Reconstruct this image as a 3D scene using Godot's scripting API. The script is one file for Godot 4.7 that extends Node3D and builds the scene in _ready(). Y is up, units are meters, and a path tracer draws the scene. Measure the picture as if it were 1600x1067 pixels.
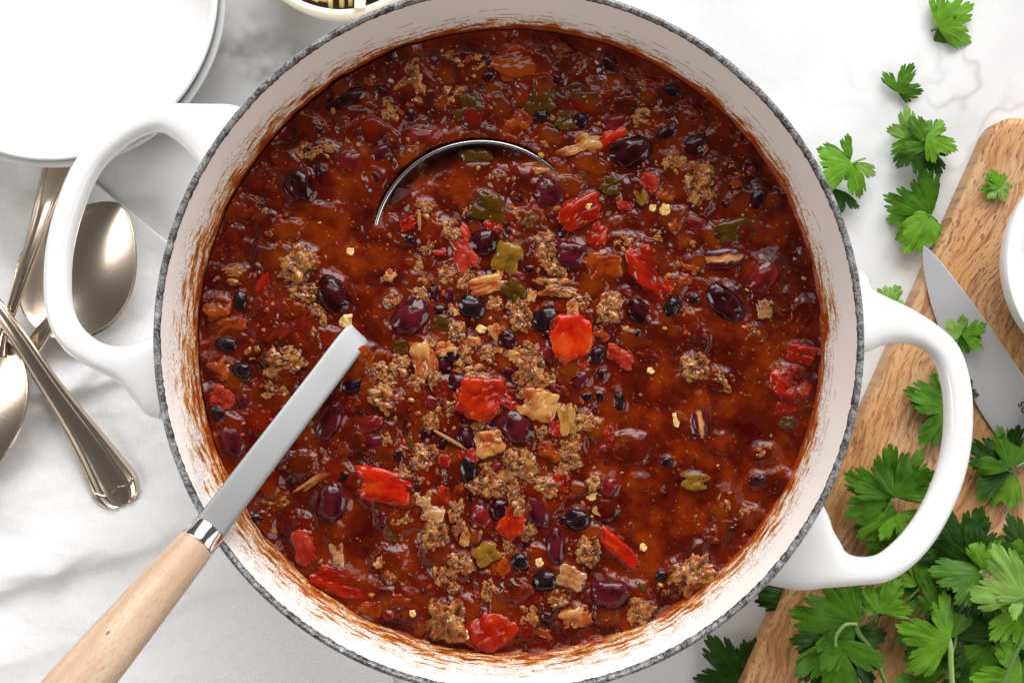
extends Node3D

# ---------------------------------------------------------------- framing
const EYE := 0.765            # camera height over the table
const FOCAL := 2591.0         # focal length in photograph pixels (1600 x 1067)
const SOUP_Y := 0.080
const POT := Vector3(-0.00125, 0.0, -0.0006)
const SOUP_R := 0.1286

var noise_a := FastNoiseLite.new()
var noise_b := FastNoiseLite.new()
var noise_cell := FastNoiseLite.new()
var rng := RandomNumberGenerator.new()
var taken := {}
var M := {}

# ---------------------------------------------------------------- helpers
func at(px: float, py: float, y: float) -> Vector3:
	var s := (EYE - y) / FOCAL
	return Vector3((px - 800.0) * s, y, (py - 533.5) * s)

func lin(r: float, g: float, b: float) -> Color:
	return Color(r, g, b).linear_to_srgb()

func numbered(called: String) -> String:
	if not taken.has(called):
		taken[called] = 0
		return called
	taken[called] += 1
	return "%s_%03d" % [called, taken[called]]

func tag(o: Node, label: String, category := "", group := "", kind := "") -> Node:
	if label != "": o.set_meta("label", label)
	if category != "": o.set_meta("category", category)
	if group != "": o.set_meta("group", group)
	if kind != "": o.set_meta("kind", kind)
	return o

func thing(called: String, label: String, category: String, where := Vector3.ZERO, group := "") -> Node3D:
	var o := Node3D.new()
	o.name = numbered(called)
	add_child(o)
	o.position = where
	tag(o, label, category, group)
	return o

func part(called: String, mesh: Mesh, mat: Material, parent: Node, offset := Vector3.ZERO) -> MeshInstance3D:
	var o := MeshInstance3D.new()
	o.mesh = mesh
	o.material_override = mat
	if parent == self:
		o.name = numbered(called)
	else:
		o.name = called
	parent.add_child(o, true)
	o.position = offset
	return o

func acc() -> Dictionary:
	return {"v": PackedVector3Array(), "n": PackedVector3Array(), "c": PackedColorArray(), "u": PackedVector2Array(), "i": PackedInt32Array()}

# a grid of (nu+1) x (nv+1) points; normals follow the winding, which is turned so that the shape faces "out" (closed) or "up"
func grid(a: Dictionary, nu: int, nv: int, pos: PackedVector3Array, col := PackedColorArray(), uv := PackedVector2Array(), facing := "out", wrap_u := false) -> void:
	var w := nu + 1
	var count := w * (nv + 1)
	var tri := PackedInt32Array()
	tri.resize(nu * nv * 6)
	var nrm := PackedVector3Array()
	nrm.resize(count)
	var t := 0
	var sum := 0.0
	for j in nv:
		for i in nu:
			var p := j * w + i
			var q := p + 1
			var r := p + w
			var s := r + 1
			tri[t] = p; tri[t + 1] = q; tri[t + 2] = s
			tri[t + 3] = p; tri[t + 4] = s; tri[t + 5] = r
			t += 6
			var n1 := (pos[s] - pos[p]).cross(pos[q] - pos[p])
			var n2 := (pos[r] - pos[p]).cross(pos[s] - pos[p])
			nrm[p] += n1 + n2; nrm[q] += n1; nrm[s] += n1 + n2; nrm[r] += n2
			if facing == "out":
				sum += n1.dot(pos[p]) + n2.dot(pos[p])
			else:
				sum += n1.y + n2.y
	if facing == "in": sum = -sum
	var sgn := 1.0
	if sum < 0.0:
		sgn = -1.0
		for k in range(0, tri.size(), 3):
			var x := tri[k + 1]
			tri[k + 1] = tri[k + 2]
			tri[k + 2] = x
	if wrap_u:
		for j in nv + 1:
			var m := nrm[j * w] + nrm[j * w + nu]
			nrm[j * w] = m
			nrm[j * w + nu] = m
	for j in [0, nv]:
		if pos[j * w].distance_squared_to(pos[j * w + nu / 2]) < 1e-14 and pos[j * w].distance_squared_to(pos[j * w + nu / 3]) < 1e-14:
			var m := Vector3.ZERO
			for i in w: m += nrm[j * w + i]
			for i in w: nrm[j * w + i] = m
	for k in count:
		nrm[k] = (nrm[k] * sgn).normalized()
		if nrm[k] == Vector3.ZERO: nrm[k] = Vector3.UP
	var base: int = a.v.size()
	a.v.append_array(pos)
	a.n.append_array(nrm)
	if col.is_empty():
		col.resize(count)
		col.fill(Color.WHITE)
	a.c.append_array(col)
	if uv.is_empty():
		uv.resize(count)
	a.u.append_array(uv)
	if base > 0:
		for k in tri.size(): tri[k] += base
	a.i.append_array(tri)

func commit(a: Dictionary) -> ArrayMesh:
	var arr := []
	arr.resize(Mesh.ARRAY_MAX)
	arr[Mesh.ARRAY_VERTEX] = a.v
	arr[Mesh.ARRAY_NORMAL] = a.n
	arr[Mesh.ARRAY_COLOR] = a.c
	arr[Mesh.ARRAY_TEX_UV] = a.u
	arr[Mesh.ARRAY_INDEX] = a.i
	var m := ArrayMesh.new()
	m.add_surface_from_arrays(Mesh.PRIMITIVE_TRIANGLES, arr)
	return m

# turned shape from a profile of (radius, height)
func lathe(profile: Array, n: int, facing := "out", wobble := 0.0) -> ArrayMesh:
	var a := acc()
	var nv := profile.size() - 1
	var pos := PackedVector3Array()
	var uv := PackedVector2Array()
	for j in nv + 1:
		for i in n + 1:
			var ang := TAU * (i % n) / n
			var r: float = profile[j].x
			if wobble > 0.0: r *= 1.0 + wobble * noise_a.get_noise_3d(cos(ang) * 60.0, sin(ang) * 60.0, profile[j].y * 2000.0)
			pos.append(Vector3(cos(ang) * r, profile[j].y, sin(ang) * r))
			uv.append(Vector2(float(i) / n, float(j) / nv))
	grid(a, n, nv, pos, PackedColorArray(), uv, facing, true)
	return commit(a)

# smooth list of samples through control points (Vector4: x, y, z, half width)
func samples(ctrl: Array, per: int) -> Array:
	var out := []
	for k in ctrl.size() - 1:
		var p0: Vector4 = ctrl[maxi(k - 1, 0)]
		var p1: Vector4 = ctrl[k]
		var p2: Vector4 = ctrl[k + 1]
		var p3: Vector4 = ctrl[mini(k + 2, ctrl.size() - 1)]
		for s in per:
			out.append(catmull(p0, p1, p2, p3, float(s) / per))
	out.append(ctrl[-1])
	return out

func catmull(a: Vector4, b: Vector4, c: Vector4, d: Vector4, t: float) -> Vector4:
	return 0.5 * ((2.0 * b) + (c - a) * t + (2.0 * a - 5.0 * b + 4.0 * c - d) * t * t + (3.0 * b - 3.0 * c + d - a) * t * t * t)

# sweep of a closed cross-section (Vector2: across in half widths, up in metres) along samples; height scales with hscale
func sweep(smp: Array, section: Array, up_scale := 1.0, taper_ends := true) -> ArrayMesh:
	var a := acc()
	var n := section.size()
	var pos := PackedVector3Array()
	var rows := smp.size()
	var uv := PackedVector2Array()
	for j in rows:
		var p: Vector4 = smp[j]
		var q0: Vector4 = smp[maxi(j - 1, 0)]
		var q1: Vector4 = smp[mini(j + 1, rows - 1)]
		var tan := Vector3(q1.x - q0.x, q1.y - q0.y, q1.z - q0.z).normalized()
		var side := tan.cross(Vector3.UP).normalized()
		var up := side.cross(tan).normalized()
		var c := Vector3(p.x, p.y, p.z)
		for i in n + 1:
			var s: Vector2 = section[i % n]
			pos.append(c + side * s.x * p.w + up * s.y * up_scale)
			uv.append(Vector2(float(i) / n, float(j) / rows))
	if taper_ends:
		var first := PackedVector3Array()
		var last := PackedVector3Array()
		for i in n + 1:
			first.append(Vector3(smp[0].x, smp[0].y, smp[0].z))
			last.append(Vector3(smp[-1].x, smp[-1].y, smp[-1].z))
		first.append_array(pos)
		first.append_array(last)
		pos = first
		uv = PackedVector2Array()
		uv.resize(pos.size())
		rows += 2
	grid(a, n, rows - 1, pos, PackedColorArray(), uv, "out", true)
	return commit(a)

func oval(n: int, power: float, half_h: float) -> Array:
	var out := []
	for i in n:
		var t := TAU * i / n
		var c := cos(t)
		var s := sin(t)
		out.append(Vector2(signf(c) * pow(absf(c), power), signf(s) * pow(absf(s), power) * half_h))
	return out

# flat prism with a rounded upper edge from an outline in the ground plane
func slab(outline: PackedVector2Array, y0: float, y1: float, edge: float, tex := 1.0) -> ArrayMesh:
	var a := acc()
	var n := outline.size()
	var mid := Vector2.ZERO
	for p in outline: mid += p / n
	var rows := [[0.0, y0], [0.0, lerpf(y0, y1, 0.5)], [0.0, y1 - edge], [edge * 0.08, y1 - edge * 0.6], [edge * 0.3, y1 - edge * 0.28], [edge * 0.65, y1 - edge * 0.06], [edge, y1], [edge * 1.6, y1]]
	var inset := func(d: float) -> PackedVector2Array:
		var r := PackedVector2Array()
		for i in n:
			var p: Vector2 = outline[i]
			var e0: Vector2 = (p - outline[(i + n - 1) % n]).normalized()
			var e1: Vector2 = (outline[(i + 1) % n] - p).normalized()
			var nn: Vector2 = (e0 + e1).normalized().orthogonal()
			if nn.dot(mid - p) < 0: nn = -nn
			r.append(p + nn * d)
		return r
	var pos := PackedVector3Array()
	var uv := PackedVector2Array()
	for r in rows:
		var ring: PackedVector2Array = inset.call(r[0])
		for i in n + 1:
			var p := ring[i % n]
			pos.append(Vector3(p.x, r[1], p.y))
			uv.append(p * tex)
	for i in n + 1:
		pos.append(Vector3(mid.x, y1, mid.y))
		uv.append(mid * tex)
	grid(a, n, rows.size(), pos, PackedColorArray(), uv, "out", true)
	return commit(a)

func mat(name: String, c: Color, rough: float, metal := 0.0, vcol := false) -> StandardMaterial3D:
	var m := StandardMaterial3D.new()
	m.resource_name = name
	m.albedo_color = c
	m.roughness = rough
	m.metallic = metal
	m.vertex_color_use_as_albedo = vcol
	m.cull_mode = BaseMaterial3D.CULL_DISABLED
	M[name] = m
	return m

func wet(m: StandardMaterial3D, coat := 1.0, rough := 0.06) -> StandardMaterial3D:
	m.clearcoat_enabled = true
	m.clearcoat = coat
	m.clearcoat_roughness = rough
	return m

func noise_tex(freq: float, octaves: int, w: int, bump: float, seed_ := 1) -> NoiseTexture2D:
	var n := FastNoiseLite.new()
	n.seed = seed_
	n.frequency = freq
	n.fractal_octaves = octaves
	var t := NoiseTexture2D.new()
	t.width = w
	t.height = w
	t.seamless = true
	t.noise = n
	t.as_normal_map = true
	t.bump_strength = bump
	return t

# ---------------------------------------------------------------- scene
func _ready() -> void:
	var cam := Camera3D.new()
	cam.name = "camera"
	cam.fov = rad_to_deg(2.0 * atan(533.5 / FOCAL))
	cam.near = 0.02
	cam.far = 20.0
	add_child(cam)
	cam.transform = Transform3D(Basis(Vector3(1, 0, 0), Vector3(0, 0, -1), Vector3(0, 1, 0)), Vector3(0, EYE, 0))
	var env := WorldEnvironment.new()
	env.name = "room_light"
	var e := Environment.new()
	e.background_mode = Environment.BG_COLOR
	e.background_color = lin(0.13, 0.13, 0.132)
	e.tonemap_mode = Environment.TONE_MAPPER_LINEAR
	e.tonemap_exposure = 0.76
	e.sdfgi_enabled = true
	e.ssao_enabled = true
	e.ssil_enabled = true
	env.environment = e
	add_child(env)
	# the window: a large soft source beyond the top of the picture, a little to the right
	area("window_light", Vector3(0.45, 1.50, -2.55), Vector2(2.8, 1.6), 21.0, Color(0.985, 0.99, 1.0))
	# unseen light above the far side, placed for the sheen on the broth
	area("unseen_sheen_light", Vector3(0.1, 1.75, -1.05), Vector2(1.5, 0.5), 1.1, Color(1.0, 0.98, 0.97))
	area("left_fill_light", Vector3(-1.7, 1.0, 0.35), Vector2(0.6, 1.2), 2.7, Color(1.0, 0.985, 0.97))  # added fill from the left, gives the silver something bright to reflect
	area("right_fill_light", Vector3(1.5, 0.9, 0.6), Vector2(1.2, 1.0), 2.4, Color(1.0, 0.98, 0.96))  # added fill from the right, brightens the left inner wall

	rng.seed = 20240611
	noise_a.seed = 3
	noise_a.frequency = 0.05
	noise_a.fractal_octaves = 3
	noise_b.seed = 11
	noise_b.frequency = 0.05
	noise_b.fractal_octaves = 4
	noise_cell.seed = 5
	noise_cell.noise_type = FastNoiseLite.TYPE_CELLULAR
	noise_cell.frequency = 0.05
	noise_cell.cellular_return_type = FastNoiseLite.RETURN_DISTANCE
	noise_cell.fractal_type = FastNoiseLite.FRACTAL_NONE

	make_materials()
	make_table()
	make_cloth()
	make_board()
	make_pot()
	make_ladle()
	make_chili()
	make_plates()
	make_cheese_bowl()
	make_ramekin()
	make_cutlery()
	make_knife()
	make_cilantro()

func area(called: String, from: Vector3, size: Vector2, energy: float, c: Color) -> void:
	var l := AreaLight3D.new()
	l.name = called
	l.area_size = size
	l.area_normalize_energy = true
	l.light_energy = energy
	l.light_color = c
	l.shadow_enabled = true
	add_child(l)
	l.look_at_from_position(from, Vector3(0, 0.05, 0), Vector3.UP)

# ---------------------------------------------------------------- materials
func make_materials() -> void:
	wet(mat("enamel", lin(0.80, 0.795, 0.785), 0.3), 0.6, 0.08)
	wet(mat("enamel_inside", lin(0.82, 0.74, 0.68), 0.3), 0.6, 0.08)
	wet(mat("iron", Color.WHITE, 0.5, 0.0, true), 0.35, 0.25)
	mat("stoneware", lin(0.82, 0.82, 0.815), 0.35)
	wet(mat("cream", lin(0.80, 0.72, 0.56), 0.4, 0.0, false), 0.3, 0.15)
	mat("dark_brown", lin(0.03, 0.012, 0.008), 0.3)
	var silver := mat("silver", lin(0.72, 0.60, 0.48), 0.24, 1.0)
	silver.normal_enabled = true
	silver.normal_texture = noise_tex(0.02, 4, 256, 1.2, 4)
	silver.normal_scale = 0.12
	silver.uv1_triplanar = true
	silver.uv1_scale = Vector3.ONE * 60
	var steel := mat("steel", lin(0.19, 0.19, 0.188), 0.42, 0.65)
	steel.normal_enabled = true
	steel.normal_texture = brushed_normal(7)
	steel.normal_scale = 0.35
	var blade := mat("blade", lin(0.54, 0.535, 0.54), 0.42, 0.5)
	blade.normal_enabled = true
	blade.normal_texture = M.steel.normal_texture
	blade.normal_scale = 0.3
	mat("ferrule", lin(0.75, 0.72, 0.69), 0.14, 1.0)
	mat("ink", lin(0.012, 0.012, 0.014), 0.6)
	mat("engraving", lin(0.05, 0.016, 0.008), 0.7)
	mat("dark_grip", lin(0.02, 0.017, 0.015), 0.5)
	wet(mat("broth", Color.WHITE, 0.34, 0.0, true), 0.5, 0.13).metallic_specular = 0.12
	wet(mat("bean_skin", Color.WHITE, 0.45, 0.0, true), 0.6, 0.12).metallic_specular = 0.1
	wet(mat("vegetable", Color.WHITE, 0.42, 0.0, true), 0.6, 0.10).metallic_specular = 0.12
	wet(mat("meat", Color.WHITE, 0.5, 0.0, true), 0.85, 0.07).metallic_specular = 0.12
	for pair in [["meat", 0.9, 2.2], ["vegetable", 0.35, 1.4], ["bean_skin", 0.22, 1.6]]:
		var mm: StandardMaterial3D = M[pair[0]]
		mm.normal_enabled = true
		if not M.has("grain"):
			var cn := FastNoiseLite.new()
			cn.seed = 17
			cn.noise_type = FastNoiseLite.TYPE_CELLULAR
			cn.frequency = 0.05
			cn.fractal_type = FastNoiseLite.FRACTAL_FBM
			cn.fractal_octaves = 2
			var ct := NoiseTexture2D.new()
			ct.width = 256
			ct.height = 256
			ct.seamless = true
			ct.noise = cn
			ct.as_normal_map = true
			ct.bump_strength = 6.0
			M["grain"] = ct
		mm.normal_texture = M["grain"]
		mm.normal_scale = pair[1]
		mm.uv1_triplanar = true
		mm.uv1_scale = Vector3.ONE * (pair[2] * 0.35)
	var onion := wet(mat("onion", Color.WHITE, 0.25, 0.0, true), 0.8, 0.08)
	onion.subsurf_scatter_enabled = true
	onion.subsurf_scatter_strength = 0.3
	mat("cheese", Color.WHITE, 0.45, 0.0, true)
	for k in 4:
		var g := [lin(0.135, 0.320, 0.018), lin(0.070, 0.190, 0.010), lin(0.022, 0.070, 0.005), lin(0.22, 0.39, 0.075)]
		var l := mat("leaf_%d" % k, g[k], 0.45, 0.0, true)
		l.metallic_specular = 0.3
		l.backlight_enabled = true
		l.backlight = lin(0.3, 0.42, 0.06)
		l.normal_enabled = true
		l.normal_texture = noise_tex(0.03, 3, 256, 3.0, 9) if k == 0 else M.leaf_0.normal_texture
		l.normal_scale = 0.35
		l.uv1_scale = Vector3(6, 6, 6)
	mat("stem", lin(0.075, 0.17, 0.025), 0.4)
	mat("stem_pale", lin(0.22, 0.36, 0.10), 0.4)

func brushed_normal(seed_: int) -> ImageTexture:
	var n := FastNoiseLite.new()
	n.seed = seed_
	n.frequency = 1.0
	var im := Image.create(64, 512, false, Image.FORMAT_RGB8)
	var r := RandomNumberGenerator.new()
	r.seed = seed_
	for x in 512:
		var h := 0.5 + 0.5 * n.get_noise_2d(x * 0.45, 3.0)
		for y in 64:
			var g := clampf(h + 0.12 * n.get_noise_2d(x * 0.9, y * 0.03), 0, 1)
			im.set_pixel(y, x, Color(g, g, g))
	im.bump_map_to_normal_map(2.0)
	return ImageTexture.create_from_image(im)

# ---------------------------------------------------------------- table, cloth, board
func make_table() -> void:
	var w := 1024
	var h := 768
	var im := Image.create(w, h, false, Image.FORMAT_RGB8)
	var n := FastNoiseLite.new()
	n.seed = 21
	n.frequency = 0.006
	n.fractal_octaves = 4
	var n2 := FastNoiseLite.new()
	n2.seed = 22
	n2.frequency = 0.02
	n2.fractal_octaves = 3
	var n3 := FastNoiseLite.new()
	n3.seed = 23
	n3.frequency = 0.25
	for y in h:
		for x in w:
			var wx := n2.get_noise_2d(x, y) * 26.0
			var wy := n2.get_noise_2d(x + 500, y) * 26.0
			var v := absf(n.get_noise_2d(x + wx, y + wy))
			var vein := pow(clampf(1.0 - v * 7.0, 0, 1), 3.0) * clampf(0.35 + 1.2 * n2.get_noise_2d(x * 0.3, y * 0.3 + 90), 0, 1)
			var cloud := n.get_noise_2d(x * 0.7 + 300, y * 0.7)
			var grain := n3.get_noise_2d(x, y) * 0.012
			var c := 0.835 + cloud * 0.11 - vein * 0.13 + grain
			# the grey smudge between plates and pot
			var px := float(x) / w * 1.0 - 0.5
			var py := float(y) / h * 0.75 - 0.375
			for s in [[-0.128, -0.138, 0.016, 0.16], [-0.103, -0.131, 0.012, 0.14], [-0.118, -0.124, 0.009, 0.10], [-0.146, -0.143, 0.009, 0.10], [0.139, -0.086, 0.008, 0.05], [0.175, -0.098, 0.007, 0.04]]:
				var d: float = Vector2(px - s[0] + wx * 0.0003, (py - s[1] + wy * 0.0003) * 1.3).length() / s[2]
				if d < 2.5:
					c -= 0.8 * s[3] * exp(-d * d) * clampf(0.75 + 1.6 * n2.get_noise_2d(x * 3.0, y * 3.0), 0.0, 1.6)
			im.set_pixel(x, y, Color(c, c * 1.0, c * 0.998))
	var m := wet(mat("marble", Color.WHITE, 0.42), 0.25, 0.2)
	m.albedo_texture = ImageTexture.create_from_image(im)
	var a := acc()
	var pos := PackedVector3Array()
	var uv := PackedVector2Array()
	for j in 13:
		for i in 17:
			var p := Vector2(lerpf(-0.5, 0.5, i / 16.0), lerpf(-0.375, 0.375, j / 12.0))
			pos.append(Vector3(p.x, 0, p.y))
			uv.append(Vector2(p.x / 1.0 + 0.5, p.y / 0.75 + 0.5))
	grid(a, 16, 12, pos, PackedColorArray(), uv, "up")
	var t := Node3D.new()
	t.name = "marble_table"
	add_child(t)
	tag(t, "pale grey veined marble table top under everything", "", "", "structure")
	part("table_top", commit(a), m, t)
	var under := BoxMesh.new()
	under.size = Vector3(1.0, 0.03, 0.75)
	part("table_edge", under, m, t, Vector3(0, -0.0155, 0))

func cloth_height(px: float, py: float) -> float:
	var h := 0.0016
	var folds := [[-40, 690, 110, 610, 5.0, 26.0], [110, 610, 260, 560, 4.0, 22.0], [-60, 935, 90, 890, 6.0, 24.0], [90, 890, 240, 845, 4.0, 26.0], [20, 800, 330, 905, 2.2, 46.0], [-30, 1040, 240, 960, 2.6, 40.0], [330, 905, 500, 1080, 1.5, 40.0], [-60, 330, 40, 300, 2.0, 30.0]]
	for f in folds:
		var a := Vector2(f[0], f[1])
		var b := Vector2(f[2], f[3])
		var p := Vector2(px, py)
		var t := clampf((p - a).dot(b - a) / (b - a).length_squared(), 0, 1)
		var q := p - a.lerp(b, t)
		var side := (b - a).orthogonal().normalized().dot(q)
		# steep on the lower side, gentle on the upper one
		var wd: float = f[5] * lerpf(0.7, 2.4, smoothstep(-14.0, 14.0, side))
		h += f[4] * 0.001 * exp(-q.length_squared() / (wd * wd)) * (1.0 - 0.3 * t)
	h += 0.0007 * (1.0 + noise_a.get_noise_2d(px * 0.16, py * 0.22))
	var d := Vector2(px - 795, py - 530).length()
	h = lerpf(0.0016, h, smoothstep(450.0, 560.0, d))
	return h

func make_cloth() -> void:
	var m := mat("linen", Color.WHITE, 0.9)
	var w := 256
	var im := Image.create(w, w, false, Image.FORMAT_RGB8)
	var bump := Image.create(w, w, false, Image.FORMAT_RGB8)
	var n := FastNoiseLite.new()
	n.seed = 31
	n.frequency = 1.0
	for y in w:
		for x in w:
			var warp := n.get_noise_2d(x * 0.5, y * 0.03)
			var weft := n.get_noise_2d(x * 0.03 + 70, y * 0.5)
			var c := 0.898 + 0.026 * warp + 0.026 * weft
			im.set_pixel(x, y, Color(c, c * 1.0, c * 1.0))
			var b := 0.5 + 0.22 * (sin(x * TAU / 4.0) * sin(y * TAU / 4.0)) + 0.25 * warp + 0.25 * weft
			bump.set_pixel(x, y, Color(b, b, b))
	bump.bump_map_to_normal_map(2.0)
	m.albedo_texture = ImageTexture.create_from_image(im)
	m.normal_enabled = true
	m.normal_texture = ImageTexture.create_from_image(bump)
	m.normal_scale = 0.35
	m.rim_enabled = true
	m.rim = 0.2
	# corner points in photograph pixels on the table; u runs down, v across
	var top_l := Vector2(-170, 20)
	var top_r := Vector2(118, 262)
	var mid_r := Vector2(520, 590)
	var bot_r := Vector2(640, 1190)
	var bot_l := Vector2(-170, 1190)
	var nu := 220
	var nv := 280
	var a := acc()
	var pos := PackedVector3Array()
	var uv := PackedVector2Array()
	for j in nv + 1:
		var t := float(j) / nv
		for i in nu + 1:
			var s := float(i) / nu
			# right edge follows top_l > top_r > mid_r > bot_r
			var right := top_l.lerp(mid_r, t / 0.6) if t < 0.6 else mid_r.lerp(bot_r, (t - 0.6) / 0.4)
			var left := Vector2(-170, 20).lerp(bot_l, t)
			if t < 0.6:
				right = Vector2(lerpf(-150, mid_r.x, t / 0.6), lerpf(39, mid_r.y, t / 0.6))
			var p := left.lerp(right, s)
			p += Vector2(noise_a.get_noise_2d(p.y * 0.1, 5.0), noise_a.get_noise_2d(p.x * 0.1, 15.0)) * 2.0
			var h := cloth_height(p.x, p.y)
			if i == 0 or i == nu or j == 0 or j == nv: h = 0.0003
			var q := at(p.x, p.y, 0.0)
			pos.append(Vector3(q.x, h, q.z))
			uv.append(Vector2(q.x, q.z) * 14.0)
	grid(a, nu, nv, pos, PackedColorArray(), uv, "up")
	var o := part("linen_cloth", commit(a), m, self)
	tag(o, "creased white linen cloth under the spoons and the pot's edge", "cloth")

func make_board() -> void:
	var w := 1024
	var h := 512
	var im := Image.create(w, h, false, Image.FORMAT_RGB8)
	var bump := Image.create(w, h, false, Image.FORMAT_RGB8)
	var n := FastNoiseLite.new()
	n.seed = 41
	n.frequency = 1.0
	n.fractal_octaves = 2
	var n4 := FastNoiseLite.new()
	n4.seed = 44
	n4.frequency = 1.0
	n4.fractal_octaves = 4
	for y in h:
		for x in w:
			var broad := n4.get_noise_2d(x * 0.0035, y * 0.010)
			var bend := n4.get_noise_2d(x * 0.004 + 40, y * 0.004) * 30.0
			var grain := n.get_noise_2d(x * 0.012, (y + bend) * 0.11)
			var fine := n.get_noise_2d(x * 0.035 + 9, (y + bend) * 0.5)
			var pore := n.get_noise_2d(x * 0.055 + 200, (y + bend * 0.5) * 0.26 + 100)
			var patch := n4.get_noise_2d(x * 0.009 + 300, y * 0.013 + 50)
			var c := Vector3(0.53, 0.27, 0.096)
			c = c.lerp(Vector3(0.55, 0.325, 0.165), clampf(0.5 + broad * 1.5, 0, 1))
			c = c.lerp(Vector3(0.33, 0.125, 0.042), clampf(grain * 1.3 + 0.15, 0, 0.85))
			c *= 1.0 + fine * 0.16
			var hole := clampf((pore - 0.37 + 0.35 * patch) * 5.0, 0, 1)
			c = c.lerp(Vector3(0.17, 0.06, 0.025), hole * 0.75)
			im.set_pixel(x, y, Color(c.x, c.y, c.z).linear_to_srgb())
			var b := clampf(0.55 + fine * 0.2 + grain * 0.12 - hole * 0.4, 0, 1)
			bump.set_pixel(x, y, Color(b, b, b))
	bump.bump_map_to_normal_map(2.5)
	var m := mat("board_wood", Color.WHITE, 0.55)
	m.albedo_texture = ImageTexture.create_from_image(im)
	m.normal_enabled = true
	m.normal_texture = ImageTexture.create_from_image(bump)
	m.normal_scale = 0.6
	var top := 0.018
	# local axes: X along the board (from its far end to its near end), Z across
	var c0 := at(1566, 168, top)
	var along := (at(1200, 975, top) - at(1345, 652, top)).normalized()
	var ang := atan2(-along.z, along.x)
	var length := 0.40
	var width := 0.21
	var r := 0.013
	var o := PackedVector2Array()
	for c in [[r, -r, 180.0, 90.0], [r, -width + r, -180.0, -90.0]]: pass
	# outline with rounded corners, across runs to negative local z (towards the right of the picture)
	var corners := [Vector2(0, 0), Vector2(length, 0), Vector2(length, -width), Vector2(0, -width)]
	for k in 4:
		var p: Vector2 = corners[k]
		var prev: Vector2 = (corners[(k + 3) % 4] - p).normalized()
		var next: Vector2 = (corners[(k + 1) % 4] - p).normalized()
		var centre := p + (prev + next) * r
		for s in 9:
			var t := s / 8.0
			var d := (-next).slerp(-prev, t) if false else Vector2.from_angle(lerp_angle((-next).angle(), (-prev).angle(), t))
			o.append(centre + d * r)
		# straight runs need a few points so that shading stays crisp
		for s in [0.1, 0.5, 0.9]:
			var from := p + next * r
			var to: Vector2 = corners[(k + 1) % 4] - next * r
			o.append(from.lerp(to, s))
	var dir := Vector3(along.x, 0, along.z)
	var mesh := slab(o, 0.0, top, 0.0035, 1.0)
	# grain: u along the board
	var arr := mesh.surface_get_arrays(0)
	var uv: PackedVector2Array = arr[Mesh.ARRAY_TEX_UV]
	for k in uv.size(): uv[k] = Vector2(uv[k].x / 0.34, uv[k].y / 0.17)
	arr[Mesh.ARRAY_TEX_UV] = uv
	var m2 := ArrayMesh.new()
	m2.add_surface_from_arrays(Mesh.PRIMITIVE_TRIANGLES, arr)
	var b := part("cutting_board", m2, m, self, Vector3(c0.x, 0.0006, c0.z))
	b.rotation.y = ang
	tag(b, "worn wooden cutting board with rounded corner beside the pot", "cutting board")

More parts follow.
